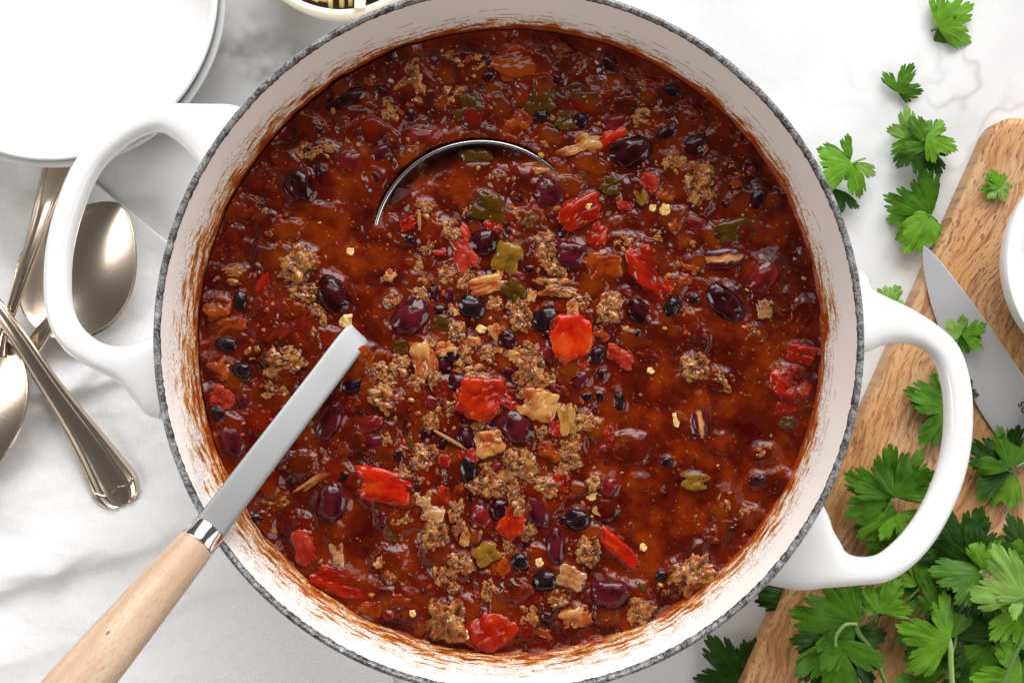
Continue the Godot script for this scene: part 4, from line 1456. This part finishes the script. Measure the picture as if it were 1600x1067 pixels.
func make_ramekin() -> void:
	var c := at(1752, 411, 0.055)
	var R := 182.0 * (EYE - 0.055) / FOCAL
	var b := thing("white_bowl", "plain white bowl standing on the cutting board, cut by the frame", "bowl", Vector3(c.x, 0.0188, c.z))
	part("shell", lathe([Vector2(0.0001, 0.0), Vector2(R * 0.6, 0.0), Vector2(R * 0.68, 0.002), Vector2(R * 0.88, 0.012), Vector2(R * 0.98, 0.026), Vector2(R, 0.035), Vector2(R * 0.99, 0.0375), Vector2(R * 0.97, 0.0378), Vector2(R * 0.95, 0.037), Vector2(R * 0.86, 0.0345), Vector2(R * 0.845, 0.032), Vector2(R * 0.80, 0.018), Vector2(R * 0.6, 0.008), Vector2(0.0001, 0.006)], 180), M.stoneware, b)

# ---------------------------------------------------------------- cutlery
func flat_section() -> Array:
	# raised bead along both edges of the handle, sunk in between, flat below
	var out := []
	for k in 33:
		var s := lerpf(1.0, -1.0, k / 32.0)
		var h := 0.0007 * (1.0 - pow(absf(s), 8.0)) + 0.00075 * exp(-pow((absf(s) - 0.80) / 0.11, 2.0)) - 0.0004 * exp(-pow((absf(s) - 0.55) / 0.09, 2.0)) + 0.0003 * exp(-s * s * 9.0)
		out.append(Vector2(s, h))
	out.append(Vector2(-0.96, -0.0004))
	out.append(Vector2(-0.7, -0.0009))
	out.append(Vector2(0.0, -0.0010))
	out.append(Vector2(0.7, -0.0009))
	out.append(Vector2(0.96, -0.0004))
	return out

func handle_mesh(rows: Array, y0: float, slope := 0.0) -> ArrayMesh:
	var ctrl := []
	for k in rows.size():
		var y: float = rows[k][3] if rows[k].size() > 3 else y0
		var p := at(rows[k][0], rows[k][1], y)
		ctrl.append(Vector4(p.x, y, p.z, rows[k][2] * (EYE - y) / FOCAL))
	return sweep(samples(ctrl, 7), flat_section())

# hollow egg-shaped bowl of a spoon: tip at +x from the neck at the origin
func spoon_bowl(length: float, half: float, depth: float) -> ArrayMesh:
	var a := acc()
	var nu := 44
	var nv := 36
	var pos := PackedVector3Array()
	for j in nv + 1:
		var t := float(j) / nv
		var tt := 0.5 - 0.5 * cos(t * PI)
		var wd := half * pow(maxf(sin(PI * pow(tt, 0.80)), 0.0), 0.62)
		if tt < 0.06: wd = maxf(wd, half * 0.10)
		if j == 0 or j == nv: wd = half * 0.09 if j == 0 else 0.00005
		var dp := depth * pow(maxf(sin(PI * pow(tt, 0.9)), 0.0), 0.75)
		for i in nu + 1:
			var u := float(i % nu) / nu
			var top := u < 0.5
			var s := lerpf(-1.0, 1.0, u * 2.0) if top else lerpf(1.0, -1.0, u * 2.0 - 1.0)
			var h := -dp * (1.0 - s * s)
			if not top: h -= 0.0011 * (1.0 - pow(absf(s), 6.0))
			pos.append(Vector3(length * tt, h, wd * s))
	grid(a, nu, nv, pos, PackedColorArray(), PackedVector2Array(), "out", true)
	return commit(a)

func make_cutlery() -> void:
	# spoon lying bowl up beside the pot, under its handle loop
	var s1 := thing("spoon", "large champagne coloured spoon with its hollow bowl facing up under the pot's handle", "spoon", Vector3.ZERO, "table cutlery on the cloth")
	var neck := at(66, 519, 0.0120)
	var tipp := at(186, 318, 0.0150)
	var len := (tipp - neck).length()
	var b1 := part("bowl", spoon_bowl(len, 0.0268, 0.0085), M.silver, s1, neck + Vector3(0, 0.0022, 0))
	b1.rotation.y = atan2(-(tipp.z - neck.z), tipp.x - neck.x)
	part("stem", handle_mesh([[84, 494, 9, 0.0128], [68, 516, 13, 0.0138], [48, 543, 15, 0.0132], [10, 588, 15, 0.0105], [-60, 668, 17, 0.007], [-150, 770, 24, 0.0055], [-200, 828, 12, 0.0055]], 0.009), M.silver, s1)
	# spoon with its bowl at the picture's edge and its engraved stem under the plates
	var s2 := thing("spoon", "spoon with an engraved stem running from the plates to the frame's edge", "spoon", Vector3.ZERO, "table cutlery on the cloth")
	var n2 := at(2, 528, 0.0155)
	var t2 := at(-78, 772, 0.0130)
	var b2 := part("bowl", spoon_bowl((t2 - n2).length(), 0.0222, 0.008), M.silver, s2, n2 + Vector3(0, 0.0022, 0))
	b2.rotation.y = atan2(-(t2.z - n2.z), t2.x - n2.x)
	part("stem", handle_mesh([[-2, 556, 12, 0.0165], [3, 528, 8.5, 0.0178], [12, 500, 8.0, 0.0182], [30, 446, 10.5, 0.0182], [50, 385, 13.5, 0.0168], [70, 322, 18, 0.0128], [86, 270, 23, 0.0075], [96, 236, 26, 0.0052], [104, 205, 14, 0.0045]], 0.008), M.silver, s2)
	var txt := TextMesh.new()
	txt.text = "EWDORGHL  ROD"
	var font := SystemFont.new()
	font.font_names = PackedStringArray(["Droid Serif"])
	font.font_weight = 400
	txt.font = font
	txt.font_size = 32
	txt.depth = 0.06
	txt.pixel_size = 0.0043 / 38.0
	var e0 := at(17, 487, 0.0200)
	var e1 := at(39, 419, 0.0197)
	var eng := part("engraving", txt, M.engraving, s2, (e0 + e1) * 0.5 + Vector3(0.0002, 0.0005, 0))
	var dir := (e1 - e0).normalized()
	var up := Vector3.UP
	var upw := up.cross(dir).normalized()
	var face := dir.cross(upw).normalized()
	eng.basis = Basis(dir, upw, face) * Basis.from_scale(Vector3(0.68, 0.66, 0.004))
	# handle of a third piece lying on top, broad end towards the pot
	var s3 := thing("fork", "cutlery handle with a beaded border and notched broad end, lying across the spoons", "cutlery", Vector3.ZERO, "table cutlery on the cloth")
	part("stem", handle_mesh([[-60, 408, 11, 0.0185], [-10, 474, 12, 0.0205], [30, 531, 14, 0.0195], [70, 592, 17, 0.0150], [110, 650, 22, 0.0105], [142, 698, 29, 0.0075], [166, 738, 36, 0.006], [180, 762, 39, 0.0055], [190, 780, 31, 0.0052], [194, 788, 17, 0.0052]], 0.01), M.silver, s3)
	# the notched tongue of the border
	var tong := []
	for q in [[146, 764, 1.6], [160, 769, 1.7], [172, 768, 1.8], [181, 757, 2.2], [188, 755, 2.2], [199, 752, 1.8], [207, 741, 1.6]]:
		var p := at(q[0], q[1] + 6.0, 0.0064)
		tong.append(Vector4(p.x, 0.0066, p.z, q[2] * 0.00028))
	part("border_notch", sweep(samples(tong, 6), oval(12, 1.0, 0.0006)), M.silver, s3)

func make_knife() -> void:
	var k := thing("kitchen_knife", "broad steel kitchen knife lying on the board with its tip over marble", "knife")
	var y := 0.0200
	# spine and edge in picture order from tip to heel, sampled together
	var spine := [[1443, 383], [1462, 399], [1500, 446], [1545, 506], [1600, 588], [1650, 664], [1668, 690]]
	var edge := [[1443, 386], [1445, 425], [1459, 486], [1487, 556], [1523, 626], [1562, 687], [1590, 730]]
	var nu := 12
	var pos := PackedVector3Array()
	var uv := PackedVector2Array()
	var sm := 6
	var sp := []
	var ed := []
	for q in spine:
		var p := at(q[0], q[1], y)
		sp.append(Vector4(p.x, y, p.z, 0))
	for q in edge:
		var p := at(q[0], q[1], y)
		ed.append(Vector4(p.x, y, p.z, 0))
	sp = samples(sp, sm)
	ed = samples(ed, sm)
	var rows := sp.size()
	for j in rows:
		var A := Vector3(sp[j].x, y, sp[j].z)
		var B := Vector3(ed[j].x, y, ed[j].z)
		var thick := 0.0011 * clampf(0.35 + j / (rows * 0.7), 0.0, 1.0)
		# from the cutting edge over the top face to the spine and back below
		for q in [[0.0, 0.02], [0.06, 0.20], [0.4, 0.62], [0.94, 1.0], [0.99, 0.9], [1.0, 0.4], [1.0, -0.4], [0.99, -0.9], [0.94, -1.0], [0.4, -0.62], [0.06, -0.2], [0.0, -0.02], [0.0, 0.02]]:
			pos.append(B.lerp(A, q[0]) + Vector3(0, q[1] * thick, 0))
			uv.append(Vector2(j * 0.05, q[0]))
	# close the heel
	for i in 13:
		pos.append(Vector3(sp[-1].x, y, sp[-1].z).lerp(Vector3(ed[-1].x, y, ed[-1].z), 0.5))
		uv.append(Vector2.ZERO)
	var a := acc()
	grid(a, nu, rows, pos, PackedColorArray(), uv, "out", true)
	part("blade", commit(a), M.blade, k)
	# grip beyond the frame
	var g0 := at(1640, 660, 0.024)
	var g1 := at(1800, 880, 0.024)
	part("grip", sweep(samples([Vector4(g0.x, 0.0255, g0.z, 0.006), Vector4(lerpf(g0.x, g1.x, 0.1), 0.0258, lerpf(g0.z, g1.z, 0.1), 0.011), Vector4(lerpf(g0.x, g1.x, 0.6), 0.0258, lerpf(g0.z, g1.z, 0.6), 0.010), Vector4(g1.x, 0.0258, g1.z, 0.0115)], 6), oval(20, 0.7, 0.006)), M.dark_grip, k)
	var font := SystemFont.new()
	font.font_names = PackedStringArray(["Droid Sans"])
	font.font_weight = 700
	var dir := (at(1622, 676, y) - at(1588, 618, y)).normalized()
	var upw := Vector3.UP.cross(dir).normalized()
	var face := dir.cross(upw).normalized()
	var lines := [["SOLJ", 1587.5, 633.0], ["F.", 1597.0, 622.0]]
	for l in lines:
		var t := TextMesh.new()
		t.text = l[0]
		t.font = font
		t.font_size = 32
		t.depth = 0.06
		t.pixel_size = 0.0001
		t.horizontal_alignment = HORIZONTAL_ALIGNMENT_LEFT
		t.vertical_alignment = VERTICAL_ALIGNMENT_BOTTOM
		var o := part("lettering", t, M.ink, k, at(l[1], l[2], y + 0.00112) )
		o.basis = Basis(dir, upw, face) * Basis.from_scale(Vector3(1.35, 1.35, 0.001))

# ---------------------------------------------------------------- cilantro
var leaves := []

func leaf_mesh(seed_: int) -> ArrayMesh:
	var r := RandomNumberGenerator.new()
	r.seed = 900 + seed_
	var nt := 200
	var nr := 14
	var half := deg_to_rad(r.randf_range(84.0, 98.0))
	var o := r.randf() * 100.0
	var curl := r.randf_range(-0.15, 0.40)
	var cup := r.randf_range(-0.20, 0.42)
	var twist := r.randf_range(-0.35, 0.35)
	# three lobes, each split again and toothed; none alike
	var centres := [deg_to_rad(r.randf_range(-66.0, -50.0)), deg_to_rad(r.randf_range(-8.0, 8.0)), deg_to_rad(r.randf_range(50.0, 66.0))]
	var reach := [r.randf_range(0.74, 0.92), r.randf_range(0.94, 1.04), r.randf_range(0.74, 0.92)]
	var widths := [r.randf_range(30.0, 36.0), r.randf_range(27.0, 33.0), r.randf_range(30.0, 36.0)]
	var pos := PackedVector3Array()
	var col := PackedColorArray()
	var uv := PackedVector2Array()
	for j in nr + 1:
		var q := float(j) / nr
		for i in nt + 1:
			var th := lerpf(-half, half, float(i) / nt)
			var thj := th + 0.07 * noise_a.get_noise_2d(th * 20.0 + o, 3.0)
			var R := 0.0
			var main := 0.0
			var teeth := 0.0
			for k in 3:
				var u: float = (thj - centres[k]) / deg_to_rad(widths[k])
				if absf(u) > 1.0: continue
				var w := pow(1.0 - u * u, 0.58)
				var sub := pow(absf(cos(PI * 1.5 * u)), 0.36)
				var fine := pow(absf(cos(PI * 4.5 * u)), 0.38)
				var Rk: float = reach[k] * (0.30 + 0.70 * w) * (0.58 + 0.27 * sub + 0.15 * fine)
				if Rk > R:
					R = Rk
					main = pow(absf(cos(PI * 0.5 * u)), 40.0)
					teeth = pow(absf(cos(PI * 1.5 * u)), 22.0)
			R = maxf(R, 0.30) * (1.0 + 0.10 * noise_a.get_noise_2d(th * 16.0 + o, 40.0))
			R *= smoothstep(1.03, 0.80, absf(th) / half) * 0.75 + 0.25
			var rr := q * R
			var x := rr * cos(th)
			var z := rr * sin(th)
			var lift := clampf((R - 0.55) * 2.0, -0.5, 0.8)
			var h := 0.030 * q * lift - 0.012 * main * q * (1.0 - 0.5 * q) - 0.006 * teeth * q
			h += -curl * rr * rr * 0.6 + cup * z * z * 0.9 + twist * x * z
			h += 0.11 * q * noise_a.get_noise_2d(x * 22.0 + o, z * 22.0) + 0.02 * q * noise_a.get_noise_2d(x * 80.0 + o, z * 80.0)
			pos.append(Vector3(x, h, z))
			var g := 0.88 + 0.40 * noise_b.get_noise_2d(x * 40.0 + o, z * 40.0)
			var c := Color(g, g, g).lerp(Color(1.9, 1.5, 1.8), 0.40 * main * (1.0 - q * 0.6) + 0.14 * teeth * (1.0 - q))
			col.append(c)
			uv.append(Vector2(x, z))
	var a := acc()
	grid(a, nt, nr, pos, col, uv, "up")
	return commit(a)

# leaf blade with its petiole point at a pixel, pointing in a picture direction (degrees clockwise from right)
func leaf(parent: Node, px: float, py: float, y: float, ang: float, size: float, tone: int, pitch := 0.0, roll := 0.0, called := "leaf") -> void:
	var o := part(called, leaves[int(absf(px * 7.0 + py * 3.0)) % leaves.size()], M["leaf_%d" % tone], parent, at(px, py, y) - (parent as Node3D).position)
	var s := size * (EYE - y) / FOCAL
	o.basis = Basis(Vector3.UP, -deg_to_rad(ang)) * Basis(Vector3(0, 0, 1), deg_to_rad(pitch)) * Basis(Vector3(1, 0, 0), deg_to_rad(roll)) * Basis.from_scale(Vector3(s, s, s))

func stem(parent: Node, pts: Array, half: float, pale := false) -> void:
	var ctrl := []
	for q in pts:
		var p := at(q[0], q[1], q[2]) - (parent as Node3D).position
		ctrl.append(Vector4(p.x, p.y, p.z, half * (EYE - q[2]) / FOCAL))
	part("stem", sweep(samples(ctrl, 7), oval(12, 1.0, half * 0.00027)), M.stem_pale if pale else M.stem, parent)

func make_cilantro() -> void:
	for k in 14: leaves.append(leaf_mesh(k))
	var loose := "loose cilantro leaves on the marble"
	var t := 0.004
	var s: Node3D
	s = thing("cilantro_leaf", "single cilantro leaf nearest the upper right corner, on bare marble", "cilantro leaf", at(1466, 46, 0), loose)
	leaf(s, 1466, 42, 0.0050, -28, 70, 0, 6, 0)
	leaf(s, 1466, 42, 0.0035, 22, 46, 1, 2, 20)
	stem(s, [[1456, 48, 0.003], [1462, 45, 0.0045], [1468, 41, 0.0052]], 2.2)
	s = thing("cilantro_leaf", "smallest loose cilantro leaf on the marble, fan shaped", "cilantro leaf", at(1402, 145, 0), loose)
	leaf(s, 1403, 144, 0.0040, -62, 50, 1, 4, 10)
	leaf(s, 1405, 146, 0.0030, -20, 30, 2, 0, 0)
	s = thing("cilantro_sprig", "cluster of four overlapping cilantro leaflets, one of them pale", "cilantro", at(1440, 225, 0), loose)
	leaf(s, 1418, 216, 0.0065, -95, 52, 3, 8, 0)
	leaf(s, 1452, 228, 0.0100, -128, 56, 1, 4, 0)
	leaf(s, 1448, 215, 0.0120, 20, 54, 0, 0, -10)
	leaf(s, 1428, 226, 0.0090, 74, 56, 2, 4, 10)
	leaf(s, 1436, 214, 0.0060, 140, 50, 0, -4, 0)
	leaf(s, 1452, 232, 0.0055, 60, 46, 2, -4, 0)
	stem(s, [[1428, 262, 0.003], [1434, 240, 0.006], [1444, 218, 0.011]], 2.4)
	s = thing("cilantro_leaf", "biggest loose cilantro leaf, its petiole almost touching the knife tip", "cilantro leaf", at(1458, 342, 0), loose)
	leaf(s, 1455, 338, 0.0060, 205, 88, 1, 4, -8)
	leaf(s, 1452, 336, 0.0075, 128, 74, 0, 3, 8)
	stem(s, [[1465, 346, 0.003], [1460, 342, 0.005], [1452, 336, 0.0078]], 2.2)
	s = thing("cilantro_sprig", "pale cilantro leaflets peeking out behind the pot's iron rim", "cilantro", at(1345, 248, 0), loose)
	leaf(s, 1330, 250, 0.0105, 200, 56, 1, 2, 0)
	leaf(s, 1332, 256, 0.0130, 138, 66, 0, 4, 0)
	leaf(s, 1322, 300, 0.0050, 120, 44, 2, 4, 0)
	leaf(s, 1336, 254, 0.0090, 84, 50, 3, 0, 0)
	stem(s, [[1352, 247, 0.006], [1340, 251, 0.009], [1328, 257, 0.0125]], 2.2, true)
	s = thing("cilantro_sprig", "little pale cilantro leaf tucked behind the pot handle's upper root", "cilantro", at(1392, 470, 0), loose)
	leaf(s, 1398, 476, 0.010, 228, 38, 0, 4, 0)
	leaf(s, 1392, 474, 0.012, -58, 32, 3, 4, 0)
	s = thing("cilantro_leaf", "small pale cilantro leaf alone near the cutting board's corner", "cilantro leaf", at(1560, 305, 0.018), "cilantro leaves on the cutting board")
	leaf(s, 1563, 292, 0.0225, -120, 32, 0, 0, 0)
	leaf(s, 1560, 290, 0.0220, 60, 28, 3, 0, 0)
	leaf(s, 1558, 290, 0.0218, 160, 28, 0, 0, 0)
	s = thing("cilantro_leaf", "bright cilantro leaf lying on the knife blade", "cilantro leaf", at(1508, 540, 0.021), "cilantro leaves on the cutting board")
	leaf(s, 1505, 526, 0.0260, -30, 44, 0, 8, 0)
	leaf(s, 1502, 524, 0.0270, -140, 36, 3, 6, 0)
	leaf(s, 1500, 516, 0.0245, 70, 40, 1, 0, 0)
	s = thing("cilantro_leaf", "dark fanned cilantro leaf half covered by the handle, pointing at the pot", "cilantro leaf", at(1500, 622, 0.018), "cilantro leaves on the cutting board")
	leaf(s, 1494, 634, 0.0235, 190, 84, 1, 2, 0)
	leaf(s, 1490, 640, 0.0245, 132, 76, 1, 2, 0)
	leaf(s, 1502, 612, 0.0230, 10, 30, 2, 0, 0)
	s = thing("cilantro_leaf", "folded slip of cilantro leaf just above the fanned one", "cilantro leaf", at(1472, 590, 0.018), "cilantro leaves on the cutting board")
	leaf(s, 1476, 596, 0.0225, -125, 34, 0, 12, 50)
	s = thing("cilantro_sprig", "large cilantro leaves framed by the pot's right handle loop", "cilantro", at(1385, 800, 0.018), "cilantro leaves on the cutting board")
	leaf(s, 1392, 782, 0.0300, -148, 84, 1, 3, 0)
	leaf(s, 1398, 776, 0.0330, -62, 88, 1, 3, 0)
	leaf(s, 1396, 778, 0.0315, -104, 84, 1, 4, 0)
	leaf(s, 1402, 800, 0.0280, 150, 74, 0, 3, 0)
	leaf(s, 1400, 805, 0.0300, 62, 64, 0, 0, 0)
	leaf(s, 1388, 816, 0.0265, 105, 62, 1, 0, 0)
	stem(s, [[1378, 806, 0.027], [1386, 794, 0.029], [1396, 780, 0.032]], 2.6, true)
	s = thing("cilantro_sprig", "twin cilantro leaves at the knife's heel", "cilantro", at(1588, 738, 0.018), "cilantro leaves on the cutting board")
	leaf(s, 1580, 736, 0.0250, 205, 82, 2, 3, 0)
	leaf(s, 1578, 732, 0.0280, -112, 70, 1, 6, 0)
	leaf(s, 1586, 742, 0.0235, 150, 74, 0, 2, 0)
	stem(s, [[1594, 740, 0.0215], [1586, 738, 0.024], [1572, 733, 0.026]], 2.2)
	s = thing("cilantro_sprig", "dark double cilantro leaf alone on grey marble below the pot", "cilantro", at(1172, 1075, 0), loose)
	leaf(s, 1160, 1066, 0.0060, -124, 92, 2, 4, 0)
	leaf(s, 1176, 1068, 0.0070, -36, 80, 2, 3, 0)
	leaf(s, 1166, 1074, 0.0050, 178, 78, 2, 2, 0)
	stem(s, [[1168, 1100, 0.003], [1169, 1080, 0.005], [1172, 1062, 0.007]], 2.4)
	# the bunch: sprigs on stems, lowest first
	var bunch := "sprigs of the cilantro bunch on the board"
	s = thing("cilantro_sprig", "sprig spreading a broad many fingered leaf left of the bunch, under the handle", "cilantro", at(1340, 985, 0.018), bunch)
	leaf(s, 1268, 926, 0.0130, 172, 88, 2, -2, 0)
	leaf(s, 1262, 934, 0.0150, 118, 86, 2, -2, 0)
	leaf(s, 1344, 975, 0.0340, 192, 122, 1, 2, 0)
	leaf(s, 1336, 962, 0.0310, -112, 70, 1, 2, 0)
	leaf(s, 1336, 980, 0.0290, 140, 84, 1, 0, 0)
	leaf(s, 1300, 1000, 0.0150, 150, 70, 2, -6, 0)
	stem(s, [[1326, 900, 0.022], [1332, 940, 0.028], [1340, 985, 0.034], [1364, 1020, 0.034], [1392, 1085, 0.032]], 4.2)
	stem(s, [[1340, 975, 0.035], [1322, 976, 0.038], [1308, 992, 0.038], [1306, 1010, 0.036]], 2.6, true)
	leaf(s, 1306, 1000, 0.0360, 84, 104, 1, -4, 0)
	leaf(s, 1310, 1004, 0.0330, 48, 92, 2, -6, 0)
	leaf(s, 1302, 1002, 0.0340, 122, 80, 2, -6, 0)
	s = thing("cilantro_sprig", "sprig with a light leaf just below the handle's lowest bend", "cilantro", at(1370, 965, 0.018), bunch)
	leaf(s, 1374, 958, 0.0340, -62, 66, 0, 4, 0)
	leaf(s, 1372, 954, 0.0330, -128, 40, 3, 4, 0)
	stem(s, [[1352, 990, 0.028], [1362, 972, 0.031], [1374, 956, 0.034]], 2.6)
	leaf(s, 1440, 915, 0.0340, -104, 70, 0, 4, 0)
	leaf(s, 1437, 918, 0.0320, 178, 62, 1, 0, 0)
	leaf(s, 1442, 922, 0.0350, -42, 58, 1, 4, 0)
	stem(s, [[1372, 962, 0.030], [1410, 945, 0.032], [1440, 918, 0.0345]], 2.4)
	s = thing("cilantro_sprig", "tall middle sprig of the bunch with a thick pale green stem", "cilantro", at(1486, 1005, 0.018), bunch)
	leaf(s, 1484, 1004, 0.0400, 196, 86, 0, 2, 0)
	leaf(s, 1486, 998, 0.0380, -120, 100, 1, 3, 0)
	leaf(s, 1488, 1000, 0.0360, -70, 90, 2, 2, 0)
	stem(s, [[1480, 985, 0.038], [1486, 1012, 0.039], [1487, 1040, 0.038], [1490, 1085, 0.036]], 4.4, true)
	stem(s, [[1494, 985, 0.036], [1493, 1005, 0.037], [1487, 1024, 0.038]], 2.6)
	s = thing("cilantro_sprig", "sprig whose dark leaf shows beside the handle's lower bend", "cilantro", at(1500, 870, 0.018), bunch)
	leaf(s, 1506, 866, 0.0360, -122, 92, 2, 3, 0)
	leaf(s, 1512, 868, 0.0340, -68, 84, 2, 4, 0)
	leaf(s, 1500, 872, 0.0320, 160, 60, 1, 0, 0)
	stem(s, [[1506, 862, 0.036], [1514, 880, 0.036], [1530, 900, 0.035], [1548, 915, 0.033]], 2.4)
	s = thing("cilantro_sprig", "sprig of folded dark leaves crossing the middle of the bunch", "cilantro", at(1540, 900, 0.018), bunch)
	leaf(s, 1532, 896, 0.0420, 190, 84, 1, 2, 22)
	leaf(s, 1528, 884, 0.0400, -150, 80, 2, 2, -12)
	leaf(s, 1540, 892, 0.0430, -58, 60, 0, 2, 0)
	leaf(s, 1536, 905, 0.0380, 140, 84, 2, -2, 0)
	stem(s, [[1532, 892, 0.042], [1552, 920, 0.041], [1570, 955, 0.040], [1576, 985, 0.038], [1566, 1090, 0.034]], 3.6, true)
	s = thing("cilantro_sprig", "sprig with the palest leaf of the bunch, at the frame's edge", "cilantro", at(1600, 940, 0.018), bunch)
	leaf(s, 1602, 934, 0.0500, -122, 96, 3, 2, 0)
	leaf(s, 1606, 930, 0.0480, -170, 60, 3, 2, 0)
	leaf(s, 1606, 950, 0.0450, 140, 76, 0, 0, 0)
	leaf(s, 1602, 860, 0.0420, -118, 66, 2, 2, 0)
	leaf(s, 1606, 866, 0.0430, 170, 72, 1, 2, 0)
	stem(s, [[1600, 940, 0.048], [1606, 985, 0.046], [1584, 1030, 0.044], [1562, 1090, 0.042]], 3.4)
	s = thing("cilantro_sprig", "low sprig filling the bunch between its two pale stems", "cilantro", at(1545, 1010, 0.018), bunch)
	leaf(s, 1548, 1000, 0.0320, -150, 92, 2, 0, 0)
	leaf(s, 1552, 990, 0.0340, -86, 88, 1, 2, 0)
	leaf(s, 1548, 1006, 0.0360, 150, 88, 1, -2, 0)
	leaf(s, 1552, 1004, 0.0320, 82, 86, 2, -2, 0)
	leaf(s, 1556, 1000, 0.0330, 20, 80, 2, 0, 0)
	leaf(s, 1512, 960, 0.0280, -100, 84, 2, 0, 0)
	stem(s, [[1550, 1000, 0.034], [1540, 1040, 0.033], [1536, 1090, 0.032]], 3.0)
	s = thing("cilantro_sprig", "lowest sprig of the bunch, cut by the bottom of the frame", "cilantro", at(1450, 1080, 0.018), bunch)
	leaf(s, 1452, 1072, 0.0290, -118, 76, 1, 2, 0)
	leaf(s, 1520, 1085, 0.0340, -112, 84, 2, 2, 0)
	leaf(s, 1528, 1088, 0.0330, -60, 84, 2, 2, 0)
	leaf(s, 1592, 1080, 0.0380, -112, 84, 1, 2, 0)
	leaf(s, 1598, 1060, 0.0400, 178, 80, 0, 2, 0)
	stem(s, [[1446, 1110, 0.024], [1452, 1085, 0.027], [1455, 1068, 0.03]], 3.0)
